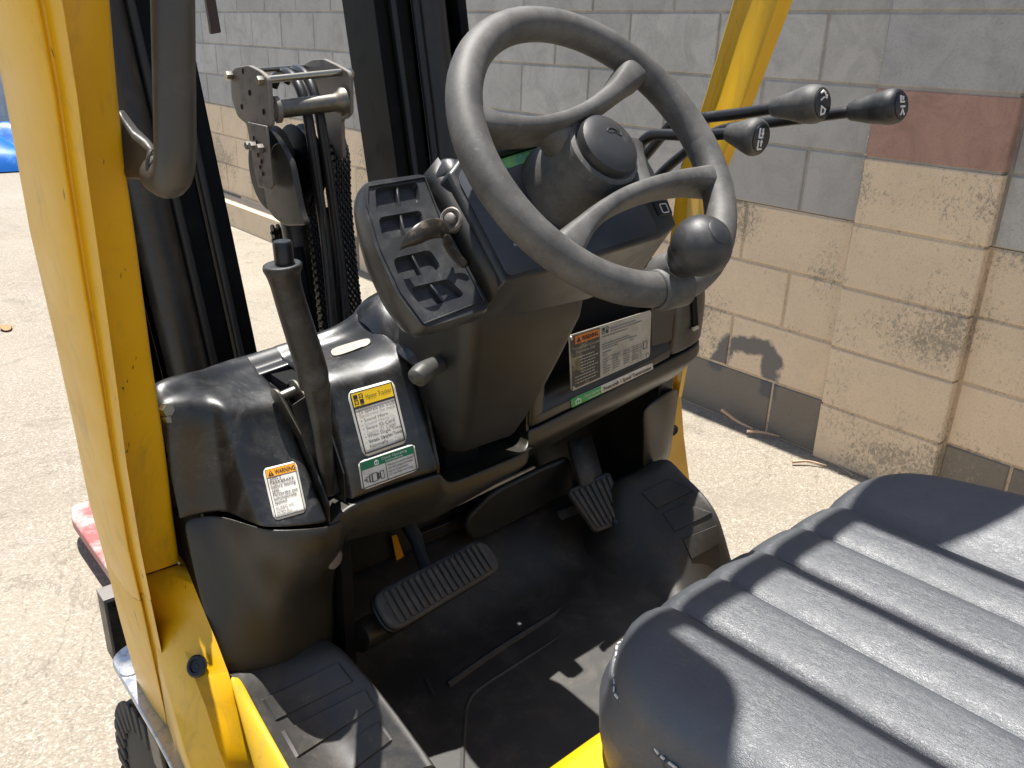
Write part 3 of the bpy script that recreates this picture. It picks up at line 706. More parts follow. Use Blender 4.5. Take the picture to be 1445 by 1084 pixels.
for q in ([(906, 695), (944, 677), (978, 693), (927, 718)], [(936, 725), (966, 711), (1004, 724), (953, 750)], [(964, 761), (1010, 742), (1014, 767), (976, 788)]):
    raised('foot_pad', bv, q, .0026, m_mat, footR)

# pedals -------------------------------------------------------------------
def pedal(name, corners, P, n, th, ribs, parent, r=.02, along=True, inset=.1):
    """ribbed rubber pad; corners TL TR BR BL in the photo met with the pad's own plane"""
    n = V(n).normalized(); C4 = [onP(*q, P, n) for q in corners]
    up = n if n.dot(CAM-P) > 0 else -n
    pad = obj(name, prism(roundpoly(C4, r, 6), -up*th), m_pedal, parent, bevel=.004, seg=3)
    bl = lambda u, v: (C4[0]*(1-u)+C4[1]*u)*(1-v)+(C4[3]*(1-u)+C4[2]*u)*v
    for k in range(ribs):
        f = (k+.5)/ribs*(1-2*inset*.6)+inset*.6
        w_ = .30/ribs
        q = [bl(f-w_, inset), bl(f+w_, inset), bl(f+w_, 1-inset), bl(f-w_, 1-inset)] if along else [bl(inset, f-w_), bl(1-inset, f-w_), bl(1-inset, f+w_), bl(inset, f+w_)]
        obj('rib', prism(q, up*.004), m_pedal, pad, bevel=.0012, seg=1)
    return pad, C4, up
BP = onY(620, 825, .79)
brake, c4, upn = pedal('brake_pedal', [(524, 838), (682, 757), (711, 800), (556, 893)], BP, V((.05, -.62, .78)), .012, 17, FL, .022)
obj('pedal_backing', prism([p_-upn*.013+(p_-sum(c4, V((0, 0, 0)))/4)*.02+V((0, 0, 0)) for p_ in roundpoly(c4, .022, 5)], -upn*.008), m_black, brake, bevel=.002)
obj('pedal_arm', loft([[onY(x, y, yy) for x, y, yy in r_] for r_ in ([(560, 735, .93), (578, 730, .93)], [(578, 765, .91), (592, 760, .91)], [(590, 800, .86), (603, 793, .86)], [(602, 830, .82), (616, 822, .82)])]), m_pedal, brake, solid=.012)
obj('pedal_stop', cyl(onY(505, 900, .80), onY(560, 870, .82), .02, 18), m_cowl_low, FL)
obj('warning_tape', prism([onY(553, 757, .975), onY(560, 755, .975), onY(570, 785, .975), onY(560, 792, .975)], V((0, .002, 0))), m_lor, FL, smooth=False)
AP = onY(845, 712, .86)
acc, c4, upn = pedal('accelerator_pedal', [(801, 692), (861, 664), (888, 733), (842, 752)], AP, V((-.12, -.74, .66)), .012, 7, FL, .011, inset=.07)
obj('pedal_bolt', bolt(onP(866, 737, AP, V((-.12, -.74, .66)).normalized())+upn*.003, upn, .006, .004), m_black, acc)
obj('pedal_roller', cyl(onY(842, 751, .875), onY(856, 745, .875), .008, 14), m_plate, acc)
obj('pedal_arm', loft([[onY(x, y, yy) for x, y, yy in r_] for r_ in ([(800, 625, .96), (830, 615, .96)], [(806, 650, .93), (838, 645, .93)], [(818, 690, .89), (848, 680, .89)])]), m_pedal, acc, solid=.010)
obj('pedal_bracket', loft([[onY(x, y, yy) for x, y, yy in r_] for r_ in ([(783, 722, .94), (822, 705, .94)], [(796, 750, .925), (828, 735, .925)], [(805, 784, .90), (832, 768, .90)])]), m_plate if False else m_pedal, FL, solid=.008)

# column, console and tray -------------------------------------------------
WC = V((.640, .610, 1.220)); WN = V((0, -.749, .662)).normalized(); WA = V((1, 0, 0)); WB = WN.cross(WA)
if WB.z < 0: WB = -WB
PD = .072
def con(u, v, d=PD): return WC - WN*d + WA*u + WB*v
def onW(px, py, h=0.0): return onP(px, py, WC+WN*h, WN)
cp_ = [(-.127, -.089), (-.02, -.082), (.111, -.071), (.128, -.066), (.146, -.060), (.156, -.020), (.154, .050), (.10, .062), (-.105, .056), (-.134, .034)]
top = [con(u, v) for u, v in cp_]
rim_in = [con(u*.965-.001, v*.955+.002, PD-.003) for u, v in cp_]
mid = [con(u*1.005, v*1.01, PD+.010) for u, v in cp_]
low = [con(u*.985-.003, v*.86+.006, PD+.075) for u, v in cp_]
for i in (0, 1, 2, 3, 4): # fascia that drops to the column
    low[i] = [onY(661, 458, .655), onY(745, 442, .655), onY(827, 424, .655), onY(850, 415, .66), onY(905, 385, .68)][i]
CO = obj('console', loft([low, mid, top, rim_in], True, True, True), m_console, FL, bevel=.004, seg=3, angle=30)
pan = [con(u, v, PD-.0035) for u, v in ((-.1225, -.084), (-.02, -.076), (.107, -.065), (.108, -.035), (.090, .036), (-.114, .040), (-.1285, .024))]
obj('panel_film', prism(roundpoly(pan, .008), WN*.0012), m_panel, CO, smooth=False)
dsp = [onP(x, y, con(0, 0, PD-.004), WN) for x, y in ((689, 231), (790, 199), (792, 213), (694, 246))]
obj('display', prism(roundpoly(dsp, .004), WN*.0012), m_display, CO, smooth=False)
dtop = [onP(x, y, con(0, 0, PD-.004), WN) for x, y in ((686, 212), (800, 180), (802, 196), (690, 228))]
obj('display_hood', prism(dtop, WN*.010, back=.2), m_black, CO, bevel=.003)
# switch strip with white symbols on the right
for cx, cy in ((.131, -.012), (.133, -.037)):
    sw = [con(cx-.012, cy-.010, PD), con(cx+.012, cy-.010, PD), con(cx+.014, cy+.010, PD), con(cx-.010, cy+.010, PD)]
    s_ = obj('rocker_switch', prism(roundpoly(sw, .003), WN*.005), m_black, CO, bevel=.0015)
    if cy < -.02:
        b2 = roundpoly([con(cx-.005, cy-.007, PD-.0055), con(cx+.006, cy-.007, PD-.0055), con(cx+.007, cy+.004, PD-.0055), con(cx-.004, cy+.004, PD-.0055)], .002)
        obj('battery_symbol', tube(b2+[b2[0]], .0008, 6, smooth=False), m_white_mark, CO)
    else:
        for k in range(5):
            obj('lamp_symbol', tube([con(cx-.008+k*.003, cy+.005-k*.0005, PD-.0055), con(cx-.004+k*.0012, cy-.002, PD-.0055)], .0006, 5, smooth=False), m_white_mark, CO)
obj('lamp_symbol', tube([con(.131, -.020, PD-.0055), con(.140, -.019, PD-.0055), con(.142, -.012, PD-.0055)], .0009, 6, smooth=False), m_white_mark, CO)
for k in range(3): obj('scale_mark', tube([con(.128, -.052-k*.004, PD-.001), con(.134, -.051-k*.004, PD-.001)], .0006, 5, smooth=False), m_white_mark, CO)

# tray on the left of the console
TD = .100
def onT(px, py, h=0.0): return onP(px, py, WC-WN*(TD-h), WN)
def tray():
    outer = roundpoly([onT(x, y) for x, y in ((514, 257), (600, 245), (622, 300), (690, 424), (687, 437), (597, 464), (560, 415), (530, 350), (511, 285))], .010, 4)
    holes = [[(529, 265.5), (589.5, 257), (593.5, 284.5), (531.5, 298)], [(533.6, 307), (594.5, 296.5), (600, 325), (541, 339.5)],
             [(554, 365), (607, 352), (624, 379), (565, 396)], [(579, 406), (633, 393), (657, 417), (596, 436)]]
    HP = [roundpoly([onT(*q) for q in h], .006, 3) for h in holes]
    bm = bmesh.new(); es = []; hv = []
    for loop in [outer]+HP:
        vv = [bm.verts.new(p_) for p_ in loop]; hv.append(vv)
        es += [bm.edges.new((vv[i], vv[(i+1) % len(vv)])) for i in range(len(vv))]
    bmesh.ops.triangle_fill(bm, edges=es, use_beauty=True)
    for vv in hv[1:]:
        c_ = sum((v.co for v in vv), V((0, 0, 0)))/len(vv)
        dv = [bm.verts.new(v.co+(c_-v.co)*.05-WN*.0065) for v in vv]; n_ = len(vv)
        for i in range(n_): bm.faces.new((vv[i], vv[(i+1) % n_], dv[(i+1) % n_], dv[i]))
        bm.faces.new(dv)
    vv = hv[0]; c_ = sum((v.co for v in vv), V((0, 0, 0)))/len(vv); prev = vv
    for k, (dd, g_) in enumerate(((.004, -.022), (.013, -.030), (.022, -.012), (.040, .16))):
        dv = [bm.verts.new(v.co+(c_-v.co)*g_-WN*dd) for v in vv]; n_ = len(vv)
        for i in range(n_): bm.faces.new((prev[i], prev[(i+1) % n_], dv[(i+1) % n_], dv[i]))
        prev = dv
    bm.faces.new(prev)
    bm.verts.index_update(); r_ = [v.co.copy() for v in bm.verts], [[v.index for v in f.verts] for f in bm.faces]; bm.free(); return r_, holes
tv, holes = tray()
TR = obj('storage_tray', tv, m_tray, FL, angle=38)
for h in holes:
    tl, tr_, br_, bl_ = [onT(*q) for q in h]; a0, a1 = tl*.48+tr_*.52, bl_*.48+br_*.52; s = (tr_-tl).normalized()*.0013
    obj('divider', prism([a0-s, a0+s, a1+s, a1-s], -WN*.006, back=-.12), m_tray, TR, bevel=.0006, seg=1)
ou = [onT(x, y, .0012) for x, y in ((519, 263), (599, 250), (620, 303), (683, 424), (598, 457), (566, 412), (537, 350), (518, 287), (519, 263))]
obj('rim_line', tube(ou, .0011, 6, smooth=False), m_tray, TR)
# sloping wall between tray and console
wl = [[onT(597, 247), onT(604, 268), onT(622, 301), onT(655, 366), onT(690, 428)], [onP(618, 222, con(0, 0, PD+.012), WN), onP(628, 238, con(0, 0, PD+.010), WN), onP(638, 275, con(0, 0, PD+.006), WN), con(-.132, -.040, PD+.004), con(-.127, -.087, PD+.006)]]
obj('tray_wall', loft(wl), m_column, FL, solid=.003)
obj('tray_horn', loft([[onT(597, 247, .0), onT(604, 268, .0)], [onP(612, 228, con(0, 0, PD+.02), WN), onP(620, 250, con(0, 0, PD+.015), WN)], [onP(628, 217, con(0, 0, PD+.004), WN), onP(636, 243, con(0, 0, PD+.001), WN)], [onP(655, 224, con(0, 0, PD+.002), WN), onP(650, 244, con(0, 0, PD), WN)]]), m_console, FL, sub=2, solid=.006)
# ignition switch and the worn fob hanging from it
ic = onP(636, 309, con(0, 0, PD+.016), WN); iax = (WN*.55+V((-1, 0, .1))*.85).normalized()
IG = obj('ignition_switch', join(revolve([(.0125, -.008), (.0125, -.001), (.0105, .001), (.0085, .0), (.0075, -.003), (.003, -.003)], ic, iax, 24), revolve([(.0055, -.002), (.0055, .003), (.004, .004)], ic, iax, 16)), m_plate, FL)
fob = [[(562, 356, .012), (567, 338, .022), (577, 322, .030), (592, 311, .034), (606, 306, .033), (622, 305, .028), (633, 314, .022), (636, 326, .016)],
       [(566, 356, .010), (575, 347, .022), (588, 341, .030), (602, 334, .034), (612, 331, .031), (622, 328, .026), (631, 330, .021), (636, 336, .015)],
       [(566, 350, .008), (580, 349, .018), (594, 347, .022), (606, 340, .024), (615, 338, .024), (623, 337, .021), (631, 338, .018), (635, 342, .013)]]
obj('key_fob', loft([[onT(*q) for q in r_] for r_ in fob]), m_keyfob, FL, sub=2, solid=.0035)
obj('key_strap', loft([[onT(620, 331, .022), onT(634, 327, .020)], [onT(623, 350, .012), onT(637, 345, .012)], [onT(640, 372, .004), onT(652, 362, .006)], [onT(655, 384, .003), onT(662, 372, .005)]]), m_keyfob, FL, sub=2, solid=.003)

# steering column
def csec(z, x0, x1, yf, yb, skew=.0):
    pts = [V((x0+.004, yb, z)), V((x0-.004, yf+.045, z)), V((x0, yf+.012, z)), V((x0+.012, yf, z)), V((x1-.012, yf, z)), V((x1, yf+.012, z)), V((x1+.004, yb, z))]
    return pts
colr = [csec(1.06, .523, .705, .672, .80), csec(1.02, .528, .704, .678, .82), csec(.97, .537, .692, .694, .84), csec(.92, .547, .680, .712, .86), csec(.885, .555, .671, .727, .87), csec(.858, .560, .664, .741, .87), csec(.850, .562, .662, .748, .87)]
obj('column_boot', loft([csec(.87, .575, .65, .80, .88), csec(.79, .575, .65, .80, .88)], True, True, True), m_void, FL)
obj('steering_column_cover', loft(colr, True, True, True), m_column, FL, bevel=.007, seg=3, angle=60)
tl = [onY(655, 503, .745), onY(632, 509, .738), onY(612, 517, .732), onY(597, 526, .727), onY(588, 534, .724), onY(584, 540, .722)]
obj('tilt_lever', tube(tl, [.0105, .0095, .0105, .0125, .0115, .003], 16, k=8), m_greyplast, FL)
obj('side_cover', loft([[onY(548, 490, .84), onY(580, 452, .86)], [onY(566, 506, .80), onY(592, 470, .80)], [onY(590, 525, .78), onY(612, 486, .78)]]), m_cowl, FL, sub=2, solid=.004)

# steering wheel
RM, RR = .1545, .0172
SW = obj('steering_wheel', join(revolve([(.0515, -.080), (.0525, -.070), (.0500, -.045), (.0455, -.020), (.0430, -.002), (.0412, .004), (.037, .0062), (.034, .004)], WC, WN, 40)), m_wheel, FL)
circ = [WC + RM*(math.cos(t_)*WA+math.sin(t_)*WB) for t_ in np.linspace(0, 2*math.pi, 72, endpoint=False)]
rows = []
for i, p_ in enumerate(circ):
    rad = (p_-WC).normalized()
    rows.append([p_+rad*(RR*math.cos(a))+WN*(RR*1.02*math.sin(a)) for a in np.linspace(0, 2*math.pi, 20, endpoint=False)])
rows.append(rows[0])
obj('rim', loft(rows, True), m_wheel, SW)
def spoke(pts, ws, depth=.017):
    pp = [onW(x, y, h) for x, y, h in pts]
    for e in (0, -1): pp[e] = WC+(pp[e]-WC).normalized()*(RM+.002)
    path = catmull(pp, 6); rows = []
    for i, p_ in enumerate(path):
        d = (path[min(i+1, len(path)-1)]-path[max(0, i-1)]).normalized(); s = d.cross(WN).normalized()
        f = i/(len(path)-1); w_ = float(np.interp(f, np.linspace(0, 1, len(ws)), ws)); ed = min(1, min(f, 1-f)/.13); dp = depth*(.62+.5*ed*ed*(3-2*ed))
        rows.append([p_+s*(w_*(abs(math.cos(a))**.6*math.copysign(1, math.cos(a))))+WN*(dp*(abs(math.sin(a))**.6*math.copysign(1, math.sin(a)))-.006*ed) for a in np.linspace(0, 2*math.pi, 20, endpoint=False)])
    return loft(rows, True, True, True)
obj('spoke', spoke([(655, 164, -.003), (672, 172, .0), (715, 181, .002), (765, 180, .001), (815, 164, .001), (858, 136, .002), (888, 107, .0), (902, 92, -.003)], [.012, .0165, .0105, .0085, .0085, .0085, .0105, .0165, .012]), m_wheel, SW)
obj('spoke', spoke([(793, 358, -.003), (803, 345, .0), (832, 312, .002), (872, 283, .002), (920, 264, .001), (968, 254, .001), (1005, 252, .0), (1022, 249, -.003)], [.012, .0165, .0105, .0085, .0085, .009, .011, .017, .012]), m_wheel, SW)
for s_, (q0, q1) in enumerate((((765, 180), (800, 205)), ((905, 266), (875, 225)))):
    a0, a1 = onW(*q0, -.006), onW(*q1, -.02)
    obj('spoke_web', tube([a0+(a1-a0)*t_ for t_ in (-.02, .35, .7, 1)], [.013, .017, .022, .028], 14), m_wheel, SW)
obj('horn_button', revolve([(.0335, .003), (.0338, .010), (.0325, .0145), (.027, .0178), (.018, .0198), (.008, .0206), (.001, .0208)], WC, WN, 36), m_rubber_dark, SW)
# little horn symbol
hs = lambda u, v: WC+WN*.0208+WA*u+WB*v
obj('horn_symbol', join(tube([hs(-.004, .010), hs(0, .0125), hs(.006, .012), hs(.010, .008)], .0006, 5), tube([hs(-.004, .010), hs(0, .0075), hs(.005, .008), hs(.012, .004), hs(.013, .013)], .0006, 5)), m_greyplast if False else m_knob_pale, SW)
# spinner knob and its clamp on the rim
kc = onW(990, 347, .056); kb = kc-WN*.056
rk = .0285
prof_k = [(.013, -.052), (.0125, -.036), (.0135, -.030), (.019, -.0255)]+[(rk*math.sin(a), -rk*.95*math.cos(a)) for a in np.linspace(.80, math.pi*.86, 16)]+[(.0095, rk*.905), (.001, rk*.915)]
obj('spinner_knob', revolve(prof_k, kc, WN, 32), m_rubber_dark, SW)
obj('spinner_cap', revolve([(.0128, rk*.835), (.0128, rk*.870), (.0118, rk*.90), (.001, rk*.965)], kc, WN, 28), m_rubber_dark, SW)
kd = (kb-WC).normalized(); rimp = WC+kd*RM; kt = WN.cross(kd)
obj('spinner_clamp', loft([[rimp+kt*a_+kd*(math.cos(t_)*(RR+.0035-o_))+WN*(math.sin(t_)*(RR+.0035-o_)) for t_ in np.linspace(-.6, 3.9, 20)] for a_, o_ in ((-.021, .003), (-.017, 0), (.017, 0), (.021, .003))]), m_wheel, SW, solid=.003)
obj('spinner_base', tube([rimp-WN*.002-kd*.004, kb+WN*.006, kb+WN*.022], [.024, .0195, .0145], 20), m_wheel, SW)

# hydraulic levers ------------------------------------------------------------
def lever(px_pts, x0, base, end, rad, mat, icon):
    """rod through the photo points on the lever's own upright plane, knob pointing at the driver"""
    rod_pts = [onX(a, b_, x0) for a, b_ in px_pts]
    root = obj('control_lever', tube(rod_pts, .0068, 14), m_black, FL)
    b0, e0 = onX(*base, x0), onX(*end, x0); ax = (e0-b0); L = ax.length; ax.normalize()
    kn = obj('lever_knob', revolve([(.0095, -.002), (.0105, .0), (.0125, L*.15), (.0155, L*.36), (rad*.90, L*.58), (rad, L*.76), (rad*.985, L*.86), (rad*.90, L*.955), (rad*.80, L*.993), (rad*.3, L)], b0, ax, 28), mat, root)
    A = (V((1, 0, 0))-ax*ax.x).normalized(); B = ax.cross(A)
    if B.z < 0: B = -B
    c = e0+ax*.0016
    obj('knob_disc', revolve([(rad*.74, -.002), (rad*.74, .0006), (rad*.70, .0012), (0.0005, .0012)], e0, ax, 24), m_black, root)
    P_ = lambda u, v: c+A*(u*rad)+B*(v*rad)
    strokes = []
    if icon == 'lift':
        strokes = [[(-.32, .05), (-.32, .52)], [(-.32, .05), (.02, .05)], [(-.05, .50), (-.05, .18)], [(-.13, .28), (-.05, .16), (.03, .28)],
                   [(-.32, -.55), (-.32, -.08)], [(-.32, -.55), (.02, -.55)], [(-.05, -.42), (-.05, -.12)], [(-.13, -.22), (-.05, -.10), (.03, -.22)]]
    elif icon == 'tilt':
        strokes = [[(-.30, .50), (-.10, .62), (.12, .5), (.22, .28)], [(.10, .34), (.22, .26), (.26, .42)], [(-.30, .16), (-.02, .30)], [(-.30, -.55), (-.25, -.12), (.10, -.30)], [(-.3, -.55), (.0, -.50), (.12, -.28)]]
    else:
        strokes = [[(-.25, .55), (-.25, .20), (.15, .20)], [(.0, .5), (.0, .3)], [(-.25, -.05), (.2, -.05)], [(-.25, -.5), (-.05, -.2), (.15, -.5)]]
    obj('knob_symbol', join(*[tube([P_(u, v) for u, v in s_], .0012, 5, smooth=False) for s_ in strokes]), m_white_mark, root)
lever([(862, 262), (880, 238), (899, 213), (908, 199), (921, 191), (940, 190), (985, 191), (1038, 188)], .845, (1030, 188), (1074, 195), .0208, m_knob_pale, 'lift')
lever([(868, 272), (905, 227), (930, 197), (945, 178), (958, 170), (985, 167), (1040, 161), (1098, 152)], .895, (1093, 152), (1161, 146), .0212, m_knob_pale, 'tilt')
lever([(895, 292), (932, 246), (965, 217), (984, 202), (1003, 190), (1030, 181), (1110, 170), (1207, 157)], .950, (1202, 157), (1272, 149), .0192, m_knob, 'shift')  # darker rubber puts the shade on this knob into its colour

# parking brake lever ----------------------------------------------------------
def by(t_): return .80+.0*t_
gy = .79
grip = [(398, 372), (401, 390), (410, 425), (424, 470), (438, 515), (444, 545)]
PB = obj('brake_lever', loft([[onY(x, y, gy+d) for x, y, d in r_] for r_ in (
    [(424, 540, .0), (437, 546, -.008), (467, 538, .0), (455, 530, .02)], [(436, 590, .002), (448, 596, -.006), (469, 590, .002), (455, 580, .02)],
    [(446, 650, .004), (456, 655, -.002), (472, 650, .004), (460, 640, .02)], [(455, 690, .008), (460, 700, .004), (472, 700, .008), (466, 690, .02)])], True, True, True), m_knob, FL, bevel=.003)
pth = catmull([onY(x, y, gy) for x, y in grip], 6); fr_ = frames(pth); rws = []
prof_w = [.0200, .0205, .0175, .0162, .0160, .0162, .0165, .0168, .0171, .0173, .0175, .0168]
for i, (p_, (a, b_)) in enumerate(zip(pth, fr_)):
    f = i/(len(pth)-1); r_ = float(np.interp(f, np.linspace(0, 1, len(prof_w)), prof_w))
    d_ = (pth[min(i+1, len(pth)-1)]-pth[max(0, i-1)]).normalized(); sx = (V((1, 0, 0))-d_*d_.x).normalized(); sy = d_.cross(sx)
    rws.append([p_+sx*(r_*.98*math.cos(t_))+sy*(r_*.92*math.sin(t_)) for t_ in np.linspace(0, 2*math.pi, 20, endpoint=False)])
obj('grip', loft(rws, True, True, True), m_knob, PB, bevel=.004, seg=3, angle=50)
bt = onY(398, 340, gy); bb = onY(402, 374, gy); bd = (bt-bb).normalized()
obj('release_button', revolve([(.0098, -.004), (.0098, (bt-bb).length-.002), (.0085, (bt-bb).length), (.001, (bt-bb).length+.0005)], bb, bd, 22), m_black, PB)
# blade under the grip and the clevis
obj('blade', prism([onY(411, 572, .815), onY(432, 558, .815), onY(447, 560, .815), onY(470, 700, .80), onY(463, 703, .80), onY(430, 630, .81)], V((.010, .002, 0))), m_knob, PB, bevel=.003)
def link(px0, px1, y, w_=.012):
    a, c = onY(*px0, y), onY(*px1, y-.02); d_ = (c-a).normalized(); s_ = d_.cross(V((1, 0, 0))).normalized()*w_
    pts = [a+s_*math.cos(t_)-d_*w_*math.sin(t_) for t_ in np.linspace(0, math.pi, 9)]+[c-s_, c+s_]
    return prism(pts, V((.004, 0, 0)))
obj('clevis_plate', link((390, 562), (421, 618), .85), m_steel, PB, bevel=.001)
obj('clevis_plate', link((414, 550), (430, 572), .85), m_steel, PB, bevel=.001)
obj('clevis_pin', cyl(onY(392, 562, .848), onY(422, 549, .848), .006, 14), m_zinc, PB)
obj('clevis_nut', bolt(onY(419, 551, .846), V((1, 0, 0)), .009, .008), m_zinc, PB)
obj('lever_boot', box(.405, .432, .86, .90, .79, .945), m_void, FL, smooth=False)
obj('slot_wall', prism([V((.4035, .85, .930)), V((.4035, .77, .83)), V((.4035, .77, .76)), V((.4035, .90, .76)), V((.4035, .90, .935))], V((-.002, 0, 0))), m_cowl, FL, smooth=False)
obj('slot_wall', prism([V((.4335, .85, .945)), V((.4335, .79, .85)), V((.4335, .79, .76)), V((.4335, .90, .76)), V((.4335, .90, .945))], V((.002, 0, 0))), m_cowl, FL, smooth=False)
obj('guard_bolt', bolt(onY(233, 578, .885), V((.2, -1, .2)), .008, .008), m_zinc, FL)
obj('guard_bolt', bolt(onY(234, 590, .885), V((.2, -1, .2)), .006, .008), m_zinc, FL)

# labels on the cowl ------------------------------------------------------------
bvL = surf_bvh(upL); bvR = surf_bvh(upR)
class Decal:
    """a thin sticker lying on the curved cowl: label coordinates u right, v down in 0..1"""
    def __init__(s, bvh, TL, TR, BR, BL, w_, h_):
        s.bvh = bvh; s.c = [V((*q, 0)) for q in (TL, TR, BR, BL)]; s.w, s.h = w_, h_
        s.n0 = None
        K = s.K = 8; a, b_, c, d = s.c; s.g = {}
        for j in range(K+1):
            for i in range(K+1):
                u, v = i/K, j/K; q = (a*(1-u)+b_*u)*(1-v)+(d*(1-u)+c*u)*v; p_, n_ = hitpx(bvh, q.x, q.y)
                if p_ is None: p_, n_ = onP(q.x, q.y, s.p0, s.n0), s.n0
                s.p0, s.n0 = p_, n_; s.g[i, j] = (p_, n_)
        for _ in range(2):   # even out the facets of the cowl under the sticker
            s.g = {k_: (v_[0], sum((s.g.get((k_[0]+e, k_[1]+f), v_)[1] for e in (-1, 0, 1) for f in (-1, 0, 1)), V((0, 0, 0))).normalized()) for k_, v_ in s.g.items()}
    def at(s, u, v, lift):
        K = s.K; x, y = min(max(u*K, 0), K), min(max(v*K, 0), K); i, j = min(int(x), K-1), min(int(y), K-1); x -= i; y -= j
        x, y = x+(u*K-i-x), y+(v*K-j-y)
        w_ = (((1-x)*(1-y), i, j), (x*(1-y), i+1, j), ((1-x)*y, i, j+1), (x*y, i+1, j+1))
        return sum((s.g[a, b_][0]*k for k, a, b_ in w_), V((0, 0, 0)))+sum((s.g[a, b_][1]*k for k, a, b_ in w_), V((0, 0, 0))).normalized()*(lift+.0004)
    def patch(s, name, u0, v0, u1, v1, mat, parent, lift, k=10, r=0.0, poly=None):
        rows = [[s.at(u0+(u1-u0)*i/k, v0+(v1-v0)*j/k, lift) for i in range(k+1)] for j in range(k+1)]
        if r:
            e = V((0, 0, 0))
            for (j, i), (j2, i2) in (((0, 0), (1, 1)), ((0, k), (1, k-1)), ((k, 0), (k-1, 1)), ((k, k), (k-1, k-1))): rows[j][i] = rows[j][i]*(1-r)+rows[j2][i2]*r
        return obj(name, loft(rows), mat, parent, solid=.0004 if parent is FL else 0, offset=1)
    def text(s, name, body, u, v, hh, mat, parent, lift=.0012, align='LEFT', bd=0.0, sp=1.0, line=1.0, fit=0):
        size = hh*s.h
        vv, ff = text_mesh(body, size, align, sp, line)
        mx = max(p_.x for p_ in vv); lim = fit or min(mx/s.w, .93-u)
        vv = [V((p_.x*lim*s.w/mx, p_.y, 0)) for p_ in vv]
        if bd: vv, ff = bold((vv, ff), bd*size)
        out = [s.at(u+p_.x/s.w, v-p_.y/s.h, lift) for p_ in vv]
        me = obj(name, (out, ff), mat, parent, smooth=False); return me
    def poly(s, name, pts, mat, parent, lift=.0012):
        return obj(name, ([s.at(u, v, lift) for u, v in pts], [list(range(len(pts)))]), mat, parent, smooth=False)
    def frame(s, name, u0, v0, u1, v1, t_, mat, parent, lift=.0009):
        tu, tv_ = t_/s.w, t_/s.h; parts = []
        for a, b_, c, d in ((u0, v0, u1, v0+tv_), (u0, v1-tv_, u1, v1), (u0, v0+tv_, u0+tu, v1-tv_), (u1-tu, v0+tv_, u1, v1-tv_)):
            k = 8; parts.append(loft([[s.at(a+(c-a)*i/k, b_+(d-b_)*j/k, lift) for i in range(k+1)] for j in range(k+1)]))
        return obj(name, join(*parts), mat, parent)
# operating sticker
d = Decal(bvR, (488.7, 553.2), (554.5, 535), (575.7, 623.8), (513, 646.2), .055, .078)
L1 = d.patch('operation_label', 0, 0, 1, 1, m_white, FL, .0005, r=.35); L1['label'] = 'white sticker with yellow heading and operating steps'
d.frame('border', .045, .035, .955, .96, .0014, m_ink, L1, .0011)
d.patch('heading', .07, .052, .93, .255, m_lyel, L1, .0012)
d.frame('heading_line', .045, .255, .955, .285, .0011, m_ink, L1, .0013)
for (u, v, m_) in ((.10, .08, m_ink), (.215, .165, m_ink)): d.patch('emblem_square', u, v, u+.085, v+.062, m_, L1, .0016, 2)
for (u, v) in ((.215, .08), (.10, .165)): d.frame('emblem_square', u, v, u+.085, v+.062, .0009, m_ink, L1, .0016)
d.text('lettering', 'Hyster Tracker', .345, .175, .088, m_ink, L1, .0017, fit=.56)
for tx, u, v in (('To operate the truck:', .12, .375), ('• Sound Horn', .13, .505), ('• Swipe ID Card', .13, .63), ('• When Single Tone', .13, .75), ('Sounds, Operate Truck', .185, .825), ('Normally', .185, .90)):
    d.text('lettering', tx, u, v, .075, m_inkgrey, L1, .0014, bd=.01)
d.text('lettering', 'HY200-18', .74, .935, .030, m_inkgrey, L1, .0014)
# green fuel sticker
d = Decal(bvR, (504.7, 651.8), (584.2, 625.5), (590.8, 663.2), (510.9, 692.7), .066, .034)
L2 = d.patch('fuel_label', 0, 0, 1, 1, m_white, FL, .0005, r=.35); L2['label'] = 'white sticker with green heading and a sensor drawing'
d.frame('border', .022, .05, .978, .95, .0009, m_ink, L2, .0011)
d.patch('heading', .03, .06, .97, .34, m_lgreen, L2, .0012)
d.text('lettering', 'Check Operating', .40, .19, .125, m_white_mark, L2, .0016, bd=.02); d.text('lettering', 'Instructions', .46, .305, .125, m_white_mark, L2, .0016, bd=.02)
d.poly('book_symbol', [(.27, .30), (.27, .17), (.305, .11), (.345, .17), (.345, .30)], m_white_mark, L2, .0016)
d.poly('book_page', [(.283, .27), (.283, .19), (.30, .17), (.303, .27)], m_lgreen, L2, .0018); d.poly('book_page', [(.311, .27), (.314, .17), (.333, .19), (.333, .27)], m_lgreen, L2, .0018)
d.patch('divider_line', .455, .34, .465, .95, m_ink, L2, .0013, 4)
for k, tx in enumerate(('Pressure switch based', 'low fuel system provides', 'up to 5 minutes', 'of low fuel warning.')): d.text('lettering', tx, .49, .47+k*.115, .105, m_ink, L2, .0014)
for a in ((.06, .66, .10, .72), (.10, .60, .155, .78), (.155, .56, .20, .82), (.20, .54, .29, .84), (.29, .57, .315, .81), (.315, .60, .345, .78), (.345, .55, .41, .83)):
    d.frame('sensor_drawing', *a, .0006, m_ink, L2, .0014)
